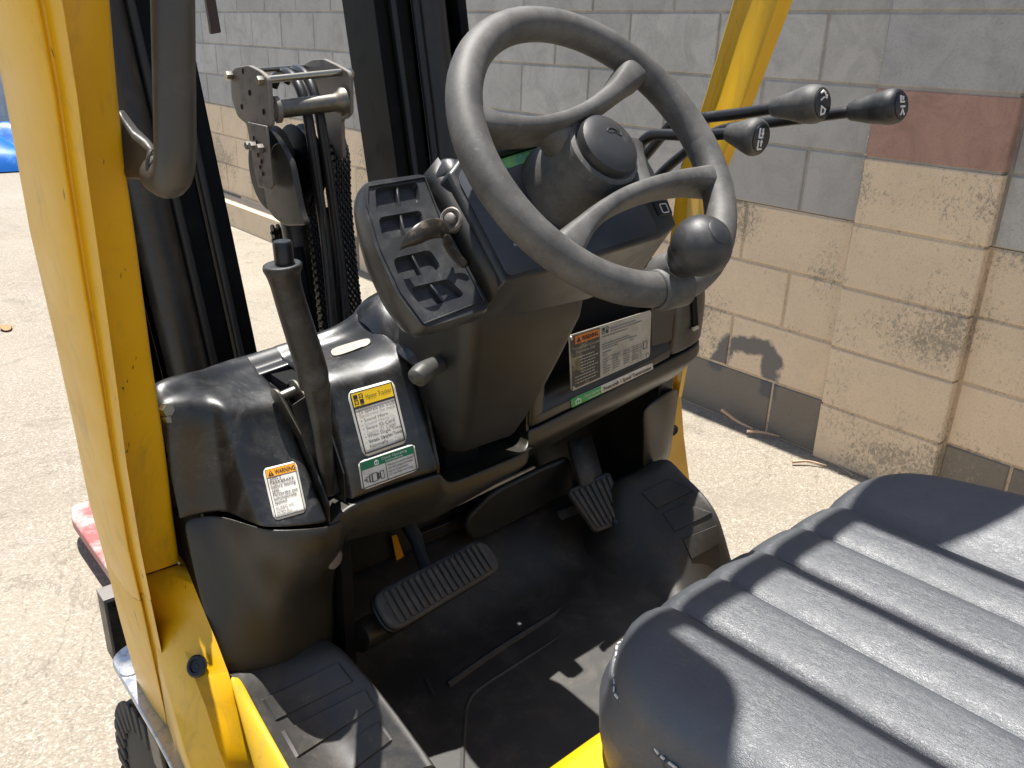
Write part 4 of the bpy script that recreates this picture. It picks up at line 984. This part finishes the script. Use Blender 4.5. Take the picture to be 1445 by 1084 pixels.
# parking brake warning
d = Decal(bvL, (369.7, 662.2), (417.5, 650.4), (433, 722.4), (387, 735.5), .042, .068)
L3 = d.patch('brake_label', 0, 0, 1, 1, m_white, FL, .0005, r=.35); L3['label'] = 'white sticker with orange warning heading on the left bulge'
d.frame('border', .06, .03, .95, .965, .0009, m_ink, L3, .0011)
d.patch('heading', .075, .04, .935, .185, m_lor, L3, .0012)
d.text('lettering', 'WARNING', .325, .16, .125, m_ink, L3, .0016, bd=.03, fit=.59)
d.poly('triangle', [(.12, .165), (.205, .055), (.29, .165)], m_ink, L3, .0016); d.poly('mark', [(.195, .13), (.192, .09), (.218, .09), (.215, .13)], m_lor, L3, .0018); d.poly('mark', [(.195, .152), (.195, .138), (.216, .138), (.216, .152)], m_lor, L3, .0018)
for k, tx in enumerate(('APPLY', 'PARKBRAKE', 'before leaving', 'seat.', 'Parkbrake not', 'automatically', 'applied.')): d.text('lettering', tx, .125, .255+k*.075, .080, m_ink, L3, .0014, bd=.018)
for k, tx in enumerate(('ALARM will', 'sound if', 'parkbrake', 'is not applied.')): d.text('lettering', tx, .125, .80+k*.05, .068, m_inkgrey, L3, .0014)
# oval of glare on the cowl top, made as a pale patch
bvt = surf_bvh(upR)
d = Decal(bvt, (466, 494), (522, 477), (524, 487), (470, 506), .06, .03)
obj('glare_oval', ([d.at(.5+.5*math.copysign(abs(math.cos(a))**.5, math.cos(a)), .5+.5*math.copysign(abs(math.sin(a))**.6, math.sin(a)), .0012) for a in np.linspace(0, 2*math.pi, 28, endpoint=False)], [list(range(28))]), m_platel, FL, smooth=False)

# data plate in front of the dark recess
class Flat(Decal):
    def __init__(s, P, n, TL, TR, BR, BL, w_, h_): s.P, s.n = V(P), V(n).normalized(); s.c = [V((*q, 0)) for q in (TL, TR, BR, BL)]; s.w, s.h = w_, h_
    def at(s, u, v, lift):
        a, b_, c, d_ = s.c; q = (a*(1-u)+b_*u)*(1-v)+(d_*(1-u)+c*u)*v
        p_ = onP(q.x, q.y, s.P, s.n); k = s.n if s.n.dot(CAM-p_) > 0 else -s.n
        return p_+k*lift
PPL = onY(805, 552, yr(.79)-.004); PNL = V((.085, -1, .12))
d = Flat(PPL, PNL, (801.5, 473.5), (918.5, 437), (916.2, 503.4), (805, 553), .145, .080)
pl = obj('data_plate', prism(roundpoly([d.at(0, 0, 0), d.at(1, 0, 0), d.at(1, 1, 0), d.at(0, 1, 0)], .006), PNL.normalized()*.0012), m_platel, FL, bevel=.0004, seg=1, label='worn rating plate with orange warning panel')
d.patch('warning_panel', .015, .03, .37, .965, m_plated, pl, .0016)
d.patch('heading', .07, .045, .36, .19, m_lorange, pl, .0020)
d.text('lettering', 'WARNING', .15, .165, .125, m_ink, pl, .0024, bd=.03, fit=.195)
d.poly('triangle', [(.085, .17), (.112, .07), (.14, .17)], m_ink, pl, .0024)
for k, tx in enumerate(('Trained Operators and', 'Maintenance Only')): d.text('lettering', tx, .03+.04*k, .29+.075*k, .078, m_platel, pl, .0022, fit=.33-.09*k)
rnd = random.Random(3)
def dashes(u0, u1, v, h_, m_):
    u = u0; parts = []
    while u < u1-.01:
        l = rnd.uniform(.012, .034); l = min(l, u1-u)
        parts.append(([d.at(u, v, .0022), d.at(u+l, v, .0022), d.at(u+l, v+h_, .0022), d.at(u, v+h_, .0022)], [[0, 1, 2, 3]])); u += l+.007
    return parts
parts = []
for k in range(9): parts += dashes(.13 if 0 < k < 6 else .05, rnd.uniform(.29, .35), .43+k*.056, .018, None)
obj('fine_print', join(*parts), m_platel, pl, smooth=False)
parts = []
for u0, u1, v in ((.50, .80, .10), (.50, .88, .155), (.40, .70, .215), (.40, .74, .36), (.40, .76, .405), (.40, .60, .45), (.40, .52, .52), (.40, .46, .57), (.74, .82, .42), (.74, .80, .47)): parts += dashes(u0, u1, v, .02, None)
for r_ in range(6):
    for cc in ((.405, .50), (.535, .635), (.675, .755), (.785, .86)): parts += dashes(cc[0], rnd.uniform(cc[0]+.05, cc[1]), .655+r_*.048, .018, None)
obj('fine_print', join(*parts), m_inkgrey, pl, smooth=False)
parts = []
for u in (.525, .665, .775, .875): parts.append(([d.at(u, .63, .0022), d.at(u+.004, .63, .0022), d.at(u+.004, .95, .0022), d.at(u, .95, .0022)], [[0, 1, 2, 3]]))
for v in (.63, .70): parts.append(([d.at(.40, v, .0022), d.at(.90, v, .0022), d.at(.90, v+.006, .0022), d.at(.40, v+.006, .0022)], [[0, 1, 2, 3]]))
obj('table_lines', join(*parts), m_inkgrey, pl, smooth=False)
for (u, v, m_) in ((.40, .055, m_ink), (.445, .12, m_ink)): d.patch('emblem_square', u, v, u+.03, v+.055, m_, pl, .0022, 2)
for (u, v) in ((.445, .055), (.40, .12)): d.frame('emblem_square', u, v, u+.03, v+.055, .0008, m_ink, pl, .0022)
d.frame('fork_symbol', .905, .62, .955, .78, .0009, m_ink, pl, .0022)
for u, v in ((.03, .06), (.03, .95), (.965, .93)):
    obj('rivet', revolve([(.0034, 0), (.003, .0014), (.0012, .002), (.0003, .0016)], d.at(u, v, .0012), PNL, 16), m_zinc, pl)
bvS = surf_bvh(*[o for o in bpy.data.objects if o.name.startswith('upper_cowl')])
d = Decal(bvS, (804.7, 563.5), (919.9, 511.5), (921.3, 521), (806, 575), .145, .012)
L4 = d.patch('transmission_label', 0, 0, 1, 1, m_white, FL, .0006, k=12, r=.3)
d.patch('green_end', 0, .02, .365, .98, m_lgreen2, L4, .0012)
d.text('lettering', 'Powershift 1 Speed Transmission', .39, .76, .72, m_ink, L4, .0016, bd=.03, fit=.58)
d.text('lettering', 'Check Operating', .16, .45, .36, m_white_mark, L4, .0016); d.text('lettering', 'Instructions', .20, .84, .36, m_white_mark, L4, .0016)
d.poly('book_symbol', [(.045, .82), (.045, .40), (.08, .18), (.115, .40), (.115, .82)], m_white_mark, L4, .0016)
d.poly('book_page', [(.056, .72), (.056, .46), (.076, .36), (.078, .72)], m_lgreen2, L4, .0018); d.poly('book_page', [(.083, .72), (.085, .36), (.104, .46), (.104, .72)], m_lgreen2, L4, .0018)

# seat ---------------------------------------------------------------------------
HW, CXS, YF, RC = .269, .665, .395, .105
SEAMS = [.514, .582, .650, .719, .790]
def seat_front(x):
    dx = abs(x-CXS); e = max(0, dx-(HW-RC))
    return YF - .012*(dx/HW)**2 - (RC-math.sqrt(max(0, RC*RC-min(e, RC)**2)))
def seat_z(x, y):
    z = .872; dx = (x-CXS)/HW
    yf = seat_front(x); dy = yf-y
    if SEAMS[0] <= x <= SEAMS[-1]:
        for a, b_ in zip(SEAMS, SEAMS[1:]):
            if a <= x <= b_:
                t_ = (2*x-a-b_)/(b_-a); z += .0068*(max(0, 1-abs(t_)**3.2))**.6
    else:
        e = (SEAMS[0]-x) if x < SEAMS[0] else (x-SEAMS[-1]); t_ = min(1, e/.06)
        z += .012*math.sqrt(max(0, 1-(1-t_)**2)) + (.012 if x < CXS else .026)*min(1, e/.10)*min(1, max(0, dy-.05)/.2)
    z += .012*min(1, max(0, dy)/.5)
    if x > SEAMS[-1]: z += .011*min(1, (x-SEAMS[-1])/.09)
    # rolled edge
    dd = min(dy, HW-abs(x-CXS)); R_ = .034
    if HW-abs(x-CXS) < RC and dy+0 < RC:  # corner distance
        cx_ = HW-RC; ex = max(0, abs(x-CXS)-cx_); ey = max(0, RC-(YF-.012*dx*dx-y)); dd = RC-math.hypot(ex, ey) if ey > 0 else dd
    dd = max(0, dd)
    if dd < R_: z -= (R_-math.sqrt(R_*R_-(R_-dd)**2))*.9
    return z
xs = sorted(set([CXS+HW*math.sin(math.pi/2*t_) for t_ in np.linspace(-1, 1, 41)]+[a+(b_-a)*k/14 for a, b_ in zip(SEAMS, SEAMS[1:]) for k in range(15)]))
xs2 = [xs[0]]
for x in xs[1:]:
    if x-xs2[-1] > .0022: xs2.append(x)
xs2[-1] = xs[-1]
ts = [0, .004, .009, .016, .024, .034, .046, .06, .08, .10, .13, .16, .20, .24, .28, .33, .38, .43, .48, .54, .62]
rows = [[V((x, seat_front(x)-min(t_, .62), 0)) for x in xs2] for t_ in ts]
for r_ in rows:
    for p_ in r_: p_.z = seat_z(p_.x, p_.y)
front = []
for dz, out in ((.10, -.012), (.075, .002), (.05, .007), (.025, .008), (.008, .003)):
    front.append([V((CXS+(p_.x-CXS)*(1+out/HW), p_.y+out, seat_z(p_.x, p_.y)-dz)) for p_ in rows[0]])
top_rows = front+rows
WALL = ((0, 0), (.008, .003), (.025, .008), (.05, .007), (.075, .002), (.10, -.012))
left = [[V((r_[0].x-o_, r_[0].y+o_*max(0, 1-k/6), r_[0].z-dz)) for k, r_ in enumerate(rows)] for dz, o_ in WALL]
right = [[V((r_[-1].x+o_, r_[-1].y+o_*max(0, 1-k/6), r_[-1].z-dz)) for k, r_ in enumerate(rows)] for dz, o_ in WALL]
SE = obj('seat_cushion', join(loft(top_rows), loft(left), loft(right)), m_vinyl, FL, angle=180)
mdw = SE.modifiers.new('w', 'WELD'); mdw.merge_threshold = .0004
pipe = [V((r_[0].x-.001, r_[0].y, r_[0].z-.004)) for r_ in rows[1:17:2]][::-1]+[V((p_.x, p_.y+.002, p_.z-.005)) for p_ in rows[0][::4]]+[V((r_[-1].x+.001, r_[-1].y, r_[-1].z-.004)) for r_ in rows[1:17:2]]
obj('piping', tube(pipe, .0030, 8, k=3), m_vinyl, SE)
st_ = []
for i in range(0, len(pipe)-1):
    a, c = pipe[i], pipe[i+1]; n_ = max(1, int((c-a).length/.0075))
    for k in range(n_):
        p0, p1 = a+(c-a)*((k+.15)/n_), a+(c-a)*((k+.75)/n_); lift = V((0, 0, .0032))-(V((CXS, .1, p0.z))-p0).normalized()*.0016
        st_.append(tube([p0+lift, p1+lift], .0010, 4, smooth=False))
so = obj('stitching', join(*st_), m_white, SE); so['kind'] = 'stuff'
for sx in SEAMS:
    ln = [V((sx, YF-.010-k*.03, seat_z(sx, YF-.010-k*.03)+.0004)) for k in range(20)]
    obj('seam', tube(ln, .0006, 5, k=2), m_vinyl, SE)
obj('seat_pan', box(CXS-.225, CXS+.225, -.22, .345, .79, .83), m_black, FL, bevel=.01)
# bonnet under the seat
bon = [[V((x, y, z)) for x, z in ((.20, .55), (.225, .70), (.26, .765), (.34, .785), (.96, .785), (1.07, .765), (1.11, .72), (1.12, .55))] for y in (.384, .377, .350, -.75)]
for p_ in bon[0]: p_.z -= .022
for p_ in bon[1]: p_.z -= .004
bon = [[V((p_.x, .387, p_.z-.2)) for p_ in bon[0]]]+bon
obj('bonnet', loft(bon), m_yellow, FL, sub=2)
obj('chassis_side', box(.16, .23, -.75, .36, .30, .56), m_yellow, FL, bevel=.02)
obj('chassis_side', box(1.09, 1.16, -.75, .66, .30, .52), m_yellow, FL, bevel=.02)

# mast -----------------------------------------------------------------------------
mast = bpy.data.objects.new('mast', None); COL.objects.link(mast); mast.parent = FL; ORG[mast.name] = ORG[FL.name].copy()
ML = .26
def mpt(x, dy, z, mirror=1): return V((x, 1.35+dy-(1.36-z)*ML, z))
def taper(x, z): return XC+(x-XC)*(1-(1.36-z)*.12)
def rail(name, prof_, mat, z0=.22, z1=2.25, bev=.004):
    secs = [[mpt(taper(x, z), dy, z) for x, dy in prof_] for z in (z0, z1)]
    return obj(name, loft(secs, True, True, True), mat, mast, bevel=bev, seg=2, angle=30)
def rod(name, x, dy, r, mat, z0=.25, z1=2.25, par=None): return obj(name, cyl(mpt(taper(x, z0), dy, z0), mpt(taper(x, z1), dy, z1), r, 20), mat, par or mast)
for s in (-1, 1):
    X = lambda d: XC+(s*d if s < 0 else .068+d*.92)
    # outer channel opening inwards, inner channel, lift cylinder, hose runs
    rail('outer_rail', [(X(.132), -.01), (X(.160), -.01), (X(.160), .07), (X(.150), .075), (X(.150), .10), (X(.132), .10)], m_mast)
    rail('inner_rail', [(X(.172), -.012), (X(.205), -.012), (X(.205), .10), (X(.190), .10), (X(.190), .02), (X(.172), .02)], m_mast)
    rod('lift_cylinder', X(.250), -.01, .030, m_mast_brown)
    rod('cylinder_rod', X(.297), .02, .014, m_mast)
    rail('outer_rail', [(X(.315), -.02), (X(.335), -.02), (X(.335), .12), (X(.235), .12), (X(.235), .105), (X(.315), .105)], m_mast)
    rod('hose', X(.213), -.02, .008, m_hose); rod('hose', X(.165), -.018, .006, m_hose)
    rail('wear_strip', [(X(.1615), -.013), (X(.168), -.013), (X(.168), .02), (X(.1615), .02)], m_mast_brown, bev=.001)
for z in (.55, 2.15): obj('cross_member', prism([mpt(.33, .10, z), mpt(.97, .10, z), mpt(.97, .16, z), mpt(.33, .16, z)], V((0, 0, .12))), m_mast, mast, bevel=.01)
sb0, sb1 = onY(299, 48.5, 1.42), onY(312.5, 46, 1.42); st0, st1 = onY(285, -40, 1.43), onY(298, -40, 1.43)
k = (2.2-st0.z)/(st0.z-sb0.z); dT = (st0-sb0)*k+V((0, .10, 0))
obj('hanging_strap', loft([[sb0, sb1, sb1+V((0, .01, 0)), sb0+V((0, .01, 0))], [st0, st1, st1+V((0, .01, 0)), st0+V((0, .01, 0))], [st0+dT, st1+dT, st1+dT+V((0, .01, 0)), st0+dT+V((0, .01, 0))]], True, True, True), m_brown, mast, bevel=.001)

# free-lift head with sheave, hoses and chains
head = bpy.data.objects.new('chain_head', None); COL.objects.link(head); head.parent = FL; ORG[head.name] = ORG[FL.name].copy()
XL, XR = .590, .718
def hp_(q, x): return [onX(a, b_, x) for a, b_ in q]
lp = roundpoly(hp_([(325, 103), (332, 95), (350, 92), (366, 100), (376, 109), (378, 118), (382.5, 177), (378, 182), (372, 184), (375, 228), (356, 224), (348, 176), (335, 165), (327, 140)], XL), .006, 3)
obj('side_plate', prism(lp, V((.007, 0, 0))), m_plate, head, bevel=.001, seg=1)
rp = roundpoly(hp_([(426, 92), (440, 84), (456, 83), (475, 92), (491, 101), (493.5, 110), (494, 160), (487, 168), (481, 169), (484, 225), (462, 215), (450, 160), (432, 130)], XR), .006, 3)
obj('side_plate', prism(rp, V((.007, 0, 0))), m_plate, head, bevel=.001, seg=1)
for q, r_ in (((352, 131), .0036), ((341, 151), .0032), ((372, 158), .0036)):
    c = onX(*q, XL-.0006); obj('plate_hole', prism([c+V((0, r_*math.cos(t_), r_*1.25*math.sin(t_))) for t_ in np.linspace(0, 2*math.pi, 14, endpoint=False)], V((-.0004, 0, 0))), m_void, head, smooth=False)
for q in ((327, 107), (371, 114)):
    c = onX(*q, XL); obj('head_bolt', bolt(c, V((-1, 0, 0)), .0072, .010), m_zinc, head)
obj('tie_rod', cyl(onX(373, 113, XL), onX(481, 102, XR), .0055, 14), m_zinc, head)
obj('tie_rod', cyl(onX(344, 101, XL), onX(430, 95, XR), .0045, 14), m_zinc, head)
for q in ((488, 104), (491, 106)): pass
obj('head_bolt', bolt(onX(489, 104, XR+.006), V((1, 0, 0)), .0085, .010), m_zinc, head)
shy = 1.30
obj('sheave_shaft', cyl(onX(386, 155, XL+.012), onX(488, 143, XR-.002), .0135, 20), m_steel, head)
a_ = onX(386, 155, XL+.012); b_ = onX(488, 143, XR-.002); ax = (b_-a_).normalized()
obj('shaft_collar', revolve([(.013, -.018), (.016, -.010), (.021, -.004), (.021, .002), (.013, .003)], b_-ax*.004, ax, 24), m_steel, head)
obj('shaft_collar', revolve([(.013, -.003), (.020, -.002), (.020, .004), (.014, .007)], a_+ax*.004, ax, 24), m_plate, head)
# hoses over the shaft
for k, (q) in enumerate(([(385, 122), (392, 107), (404, 103), (416, 112), (427, 135), (437, 180), (448, 260), (460, 350), (472, 480), (476, 560)], [(402, 116), (412, 101), (423, 100), (434, 110), (444, 135), (454, 180), (467, 270), (480, 370), (490, 480), (494, 560)])):
    ys = [1.37, 1.36, 1.33, 1.30, 1.275, 1.26, 1.245, 1.225, 1.19, 1.17]
    obj('hose', tube([onY(a, c, y) for (a, c), y in zip(q, ys)], .0082, 14), m_hose, head)
    ln = [onY(a+2.5, c, y-.0085) for (a, c), y in list(zip(q, ys))[5:]]; obj('hose_print', tube(ln, .0009, 5), m_keyfob, head)
# adjusting plate slots, bolts
for q in ((355, 192, 362, 218), (371, 192, 377, 222)):
    obj('plate_slot', prism([onX(q[0], q[1], XL-.0005), onX(q[0]+3, q[1]+1, XL-.0005), onX(q[2]+3, q[3], XL-.0005), onX(q[2], q[3]-1, XL-.0005)], V((-.0004, 0, 0))), m_void, head, smooth=False)
# lower adjusting plate with chain anchors
la = hp_([(349, 172), (376, 178), (378, 205), (385, 262), (381, 268), (364, 264), (357, 235)], XL-.004)
obj('anchor_plate', prism(la, V((.004, 0, 0))), m_plate, head, bevel=.001, seg=1)
for q in ((358, 195), (362, 201), (364, 219), (369, 228), (367, 236), (371, 246), (366, 208), (372, 212)):
    c = onX(*q, XL-.005); obj('plate_hole', prism([c+V((0, .0026*math.cos(t_), .0036*math.sin(t_))) for t_ in np.linspace(0, 2*math.pi, 12, endpoint=False)], V((-.0004, 0, 0))), m_void, head, smooth=False)
for q in ((355, 205), (361, 206), (371, 209)): obj('anchor_bolt', bolt(onX(*q, XL-.004), V((-1, 0, 0)), .0068, .010), m_plate, head)
# chain guard cheek (dark steel, rounded foot) on both sides
ck = roundpoly(hp_([(371, 262), (384, 205), (394, 200), (410, 230), (424, 300), (432, 318), (402, 319), (386, 308), (377, 295)], XL+.012), .012, 4)
obj('cheek_plate', prism(ck, V((.010, 0, 0))), m_mast_brown, head, bevel=.002)
# chains: leaf-chain links down both sides
def chain(q, ys, xw, name, n, side):
    path = catmull([onY(a, c, y) for (a, c), y in zip(q, ys)], 12)
    L_ = [0]
    for a, c in zip(path, path[1:]): L_.append(L_[-1]+(c-a).length)
    lk = L_[-1]/n; me = None; root = None
    bm_v, bm_f = None, None
    def plate(): # one link: a pair of rounded plates and a pin
        parts = []
        for k, dx in enumerate(np.linspace(-xw/2, xw/2, 7)):
            h_ = .0115; hh = lk*.62; off_ = 0 if k % 2 else lk*.5
            pts = [V((dx, h_*.5*math.cos(t_)*(1 if abs(math.sin(t_)) > .5 else 1)*1.15, hh*math.sin(t_)+off_)) for t_ in np.linspace(0, 2*math.pi, 8, endpoint=False)]
            parts.append(prism(pts, V((xw/7*.8, 0, 0))))
        parts.append(cyl(V((-xw/2-.003, 0, 0)), V((xw/2+.006, 0, 0)), .0032, 6))
        return join(*parts)
    v_, f_ = plate(); me = bpy.data.meshes.new('chain_link'); me.from_pydata([tuple(p_) for p_ in v_], [], f_); me.materials.append(m_chain)
    par = bpy.data.objects.new(name, None); COL.objects.link(par); par.parent = FL; ORG[par.name] = ORG[FL.name].copy()
    for i in range(n):
        s_ = (i+.5)*lk; k = max(1, min(len(L_)-1, int(np.searchsorted(L_, s_)))); f = (s_-L_[k-1])/(L_[k]-L_[k-1]); p_ = path[k-1].lerp(path[k], f); d_ = (path[k]-path[k-1]).normalized()
        o = bpy.data.objects.new('chain_link', me); COL.objects.link(o); o.parent = par
        zx = -d_; xx = (V((1, 0, 0))-zx*zx.x).normalized(); yy = zx.cross(xx)
        mt = Matrix((xx, yy, zx)).transposed().to_4x4(); mt.translation = p_-ORG[FL.name]; o.matrix_local = mt
chain([(462, 178), (478, 215), (481, 280), (489, 370), (500, 470), (506, 560)], [1.33, 1.29, 1.27, 1.24, 1.20, 1.17], .026, 'lift_chain', 36, 1)
chain([(418, 190), (432, 230), (441, 290), (452, 370), (463, 470), (470, 560)], [1.34, 1.305, 1.285, 1.255, 1.215, 1.18], .024, 'lift_chain', 36, -1)
chain([(395, 322), (403, 372), (410, 420), (418, 480), (424, 560)], [1.38, 1.37, 1.36, 1.35, 1.34], .030, 'lift_chain', 24, -1)
obj('sheave', revolve([(.012, -.012), (.062, -.012), (.066, -.010), (.058, -.004), (.058, .004), (.066, .010), (.062, .012), (.012, .012)], onX(440, 225, .672)+V((0, .04, -.015)), V((1, 0, 0)), 36), m_mast, head)
obj('sheave', revolve([(.012, -.012), (.062, -.012), (.066, -.010), (.058, -.004), (.058, .004), (.066, .010), (.062, .012), (.012, .012)], onX(405, 235, .618)+V((0, .05, -.01)), V((1, 0, 0)), 36), m_mast, head)
obj('ram_cover', loft([[onY(x, y, yy) for x, y, yy in r_] for r_ in ([(436, 300, 1.35), (470, 290, 1.35), (482, 230, 1.35)], [(445, 380, 1.32), (486, 372, 1.32), (495, 368, 1.33)], [(460, 470, 1.28), (497, 462, 1.28), (505, 458, 1.29)], [(470, 560, 1.24), (507, 550, 1.24), (514, 548, 1.25)])]), m_mast, head, solid=.01)
obj('ram', cyl(mpt(.655, .05, .25), mpt(.655, .05, 1.14), .024, 20), m_mast_brown, head)
obj('ram_tube', cyl(mpt(.625, .00, .25), mpt(.625, .0, 1.0), .012, 14), m_mast, head)

# front wheel, fender, carriage and fork ----------------------------------------------
FD = obj('fender', prism(roundpoly([onZ(155, 935, .472), onZ(190, 908, .472), V((.40, 1.14, .472)), V((.40, .70, .472)), V((.212, .70, .472)), V((.222, .92, .472))], .03, 5), V((0, 0, .008))), m_chrome, FL, bevel=.002)
obj('fender_boss', revolve([(.016, 0), (.014, .002), (.001, .003)], onZ(184, 945, .480), V((0, 0, 1)), 24), m_chrome, FD)
ty = V((.318, 1.0, .232)); 
TY = obj('front_wheel', revolve([(.10, -.085), (.19, -.085), (.202, -.075), (.205, 0), (.202, .075), (.19, .085), (.10, .085)], ty, V((1, 0, 0)), 56), m_tyre, FL)
for k in range(34):
    a = 2*math.pi*k/34; c = ty+V((-.0835, .194*math.cos(a), .194*math.sin(a))); t_ = V((0, -math.sin(a), math.cos(a))); n_ = V((0, math.cos(a), math.sin(a)))
    obj('tread_lug', prism([c-t_*.010-n_*.035, c+t_*.010-n_*.035, c+t_*.013+n_*.010, c-t_*.013+n_*.010], V((-.006, 0, 0))), m_tyre, TY, bevel=.002, seg=1)
obj('wheel_hub', revolve([(.02, -.10), (.07, -.10), (.10, -.07), (.11, -.05)], ty, V((1, 0, 0)), 32), m_black, TY)
ty2 = V((1.0, .98, .235)); obj('front_wheel', revolve([(.10, -.085), (.205, -.085), (.222, -.075), (.225, 0), (.222, .075), (.205, .085), (.10, .085)], ty2, V((1, 0, 0)), 48), m_tyre, FL)
cb = [onY(139, 838, 1.36), onY(186, 823, 1.36)]
z1 = cb[0].z
CB = obj('carriage_bar', prism([V((cb[0].x, 1.33, z1-.13)), V((1.03, 1.33, z1-.13)), V((1.03, 1.33, z1)), V((cb[0].x, 1.33, z1))], V((0, .045, 0))), m_black, FL, bevel=.004)
obj('bar_end', prism([V((cb[0].x-.0005, 1.332, z1-.002)), V((.34, 1.332, z1-.002)), V((.34, 1.373, z1-.002)), V((cb[0].x-.0005, 1.373, z1-.002))], V((0, 0, .004))), m_plate, CB, bevel=.001)
hc = onY(163, 852, 1.3295); obj('bar_hole', prism([hc+V((.006*math.cos(t_), 0, .0065*math.sin(t_))) for t_ in np.linspace(0, 2*math.pi, 16, endpoint=False)], V((0, -.0006, 0))), m_void, CB, smooth=False)
for x0 in (.425, .80):
    fk = roundpoly([V((x0, 1.38, .06)), V((x0+.10, 1.38, .06)), V((x0+.10, 2.24, .06)), V((x0+.085, 2.33, .06)), V((x0+.02, 2.35, .06)), V((x0, 2.28, .06))], .03, 4)
    obj('fork', join(prism(fk, V((0, 0, .032))), box(x0, x0+.10, 1.378, 1.42, .062, .48)), m_fork, FL, bevel=.004)
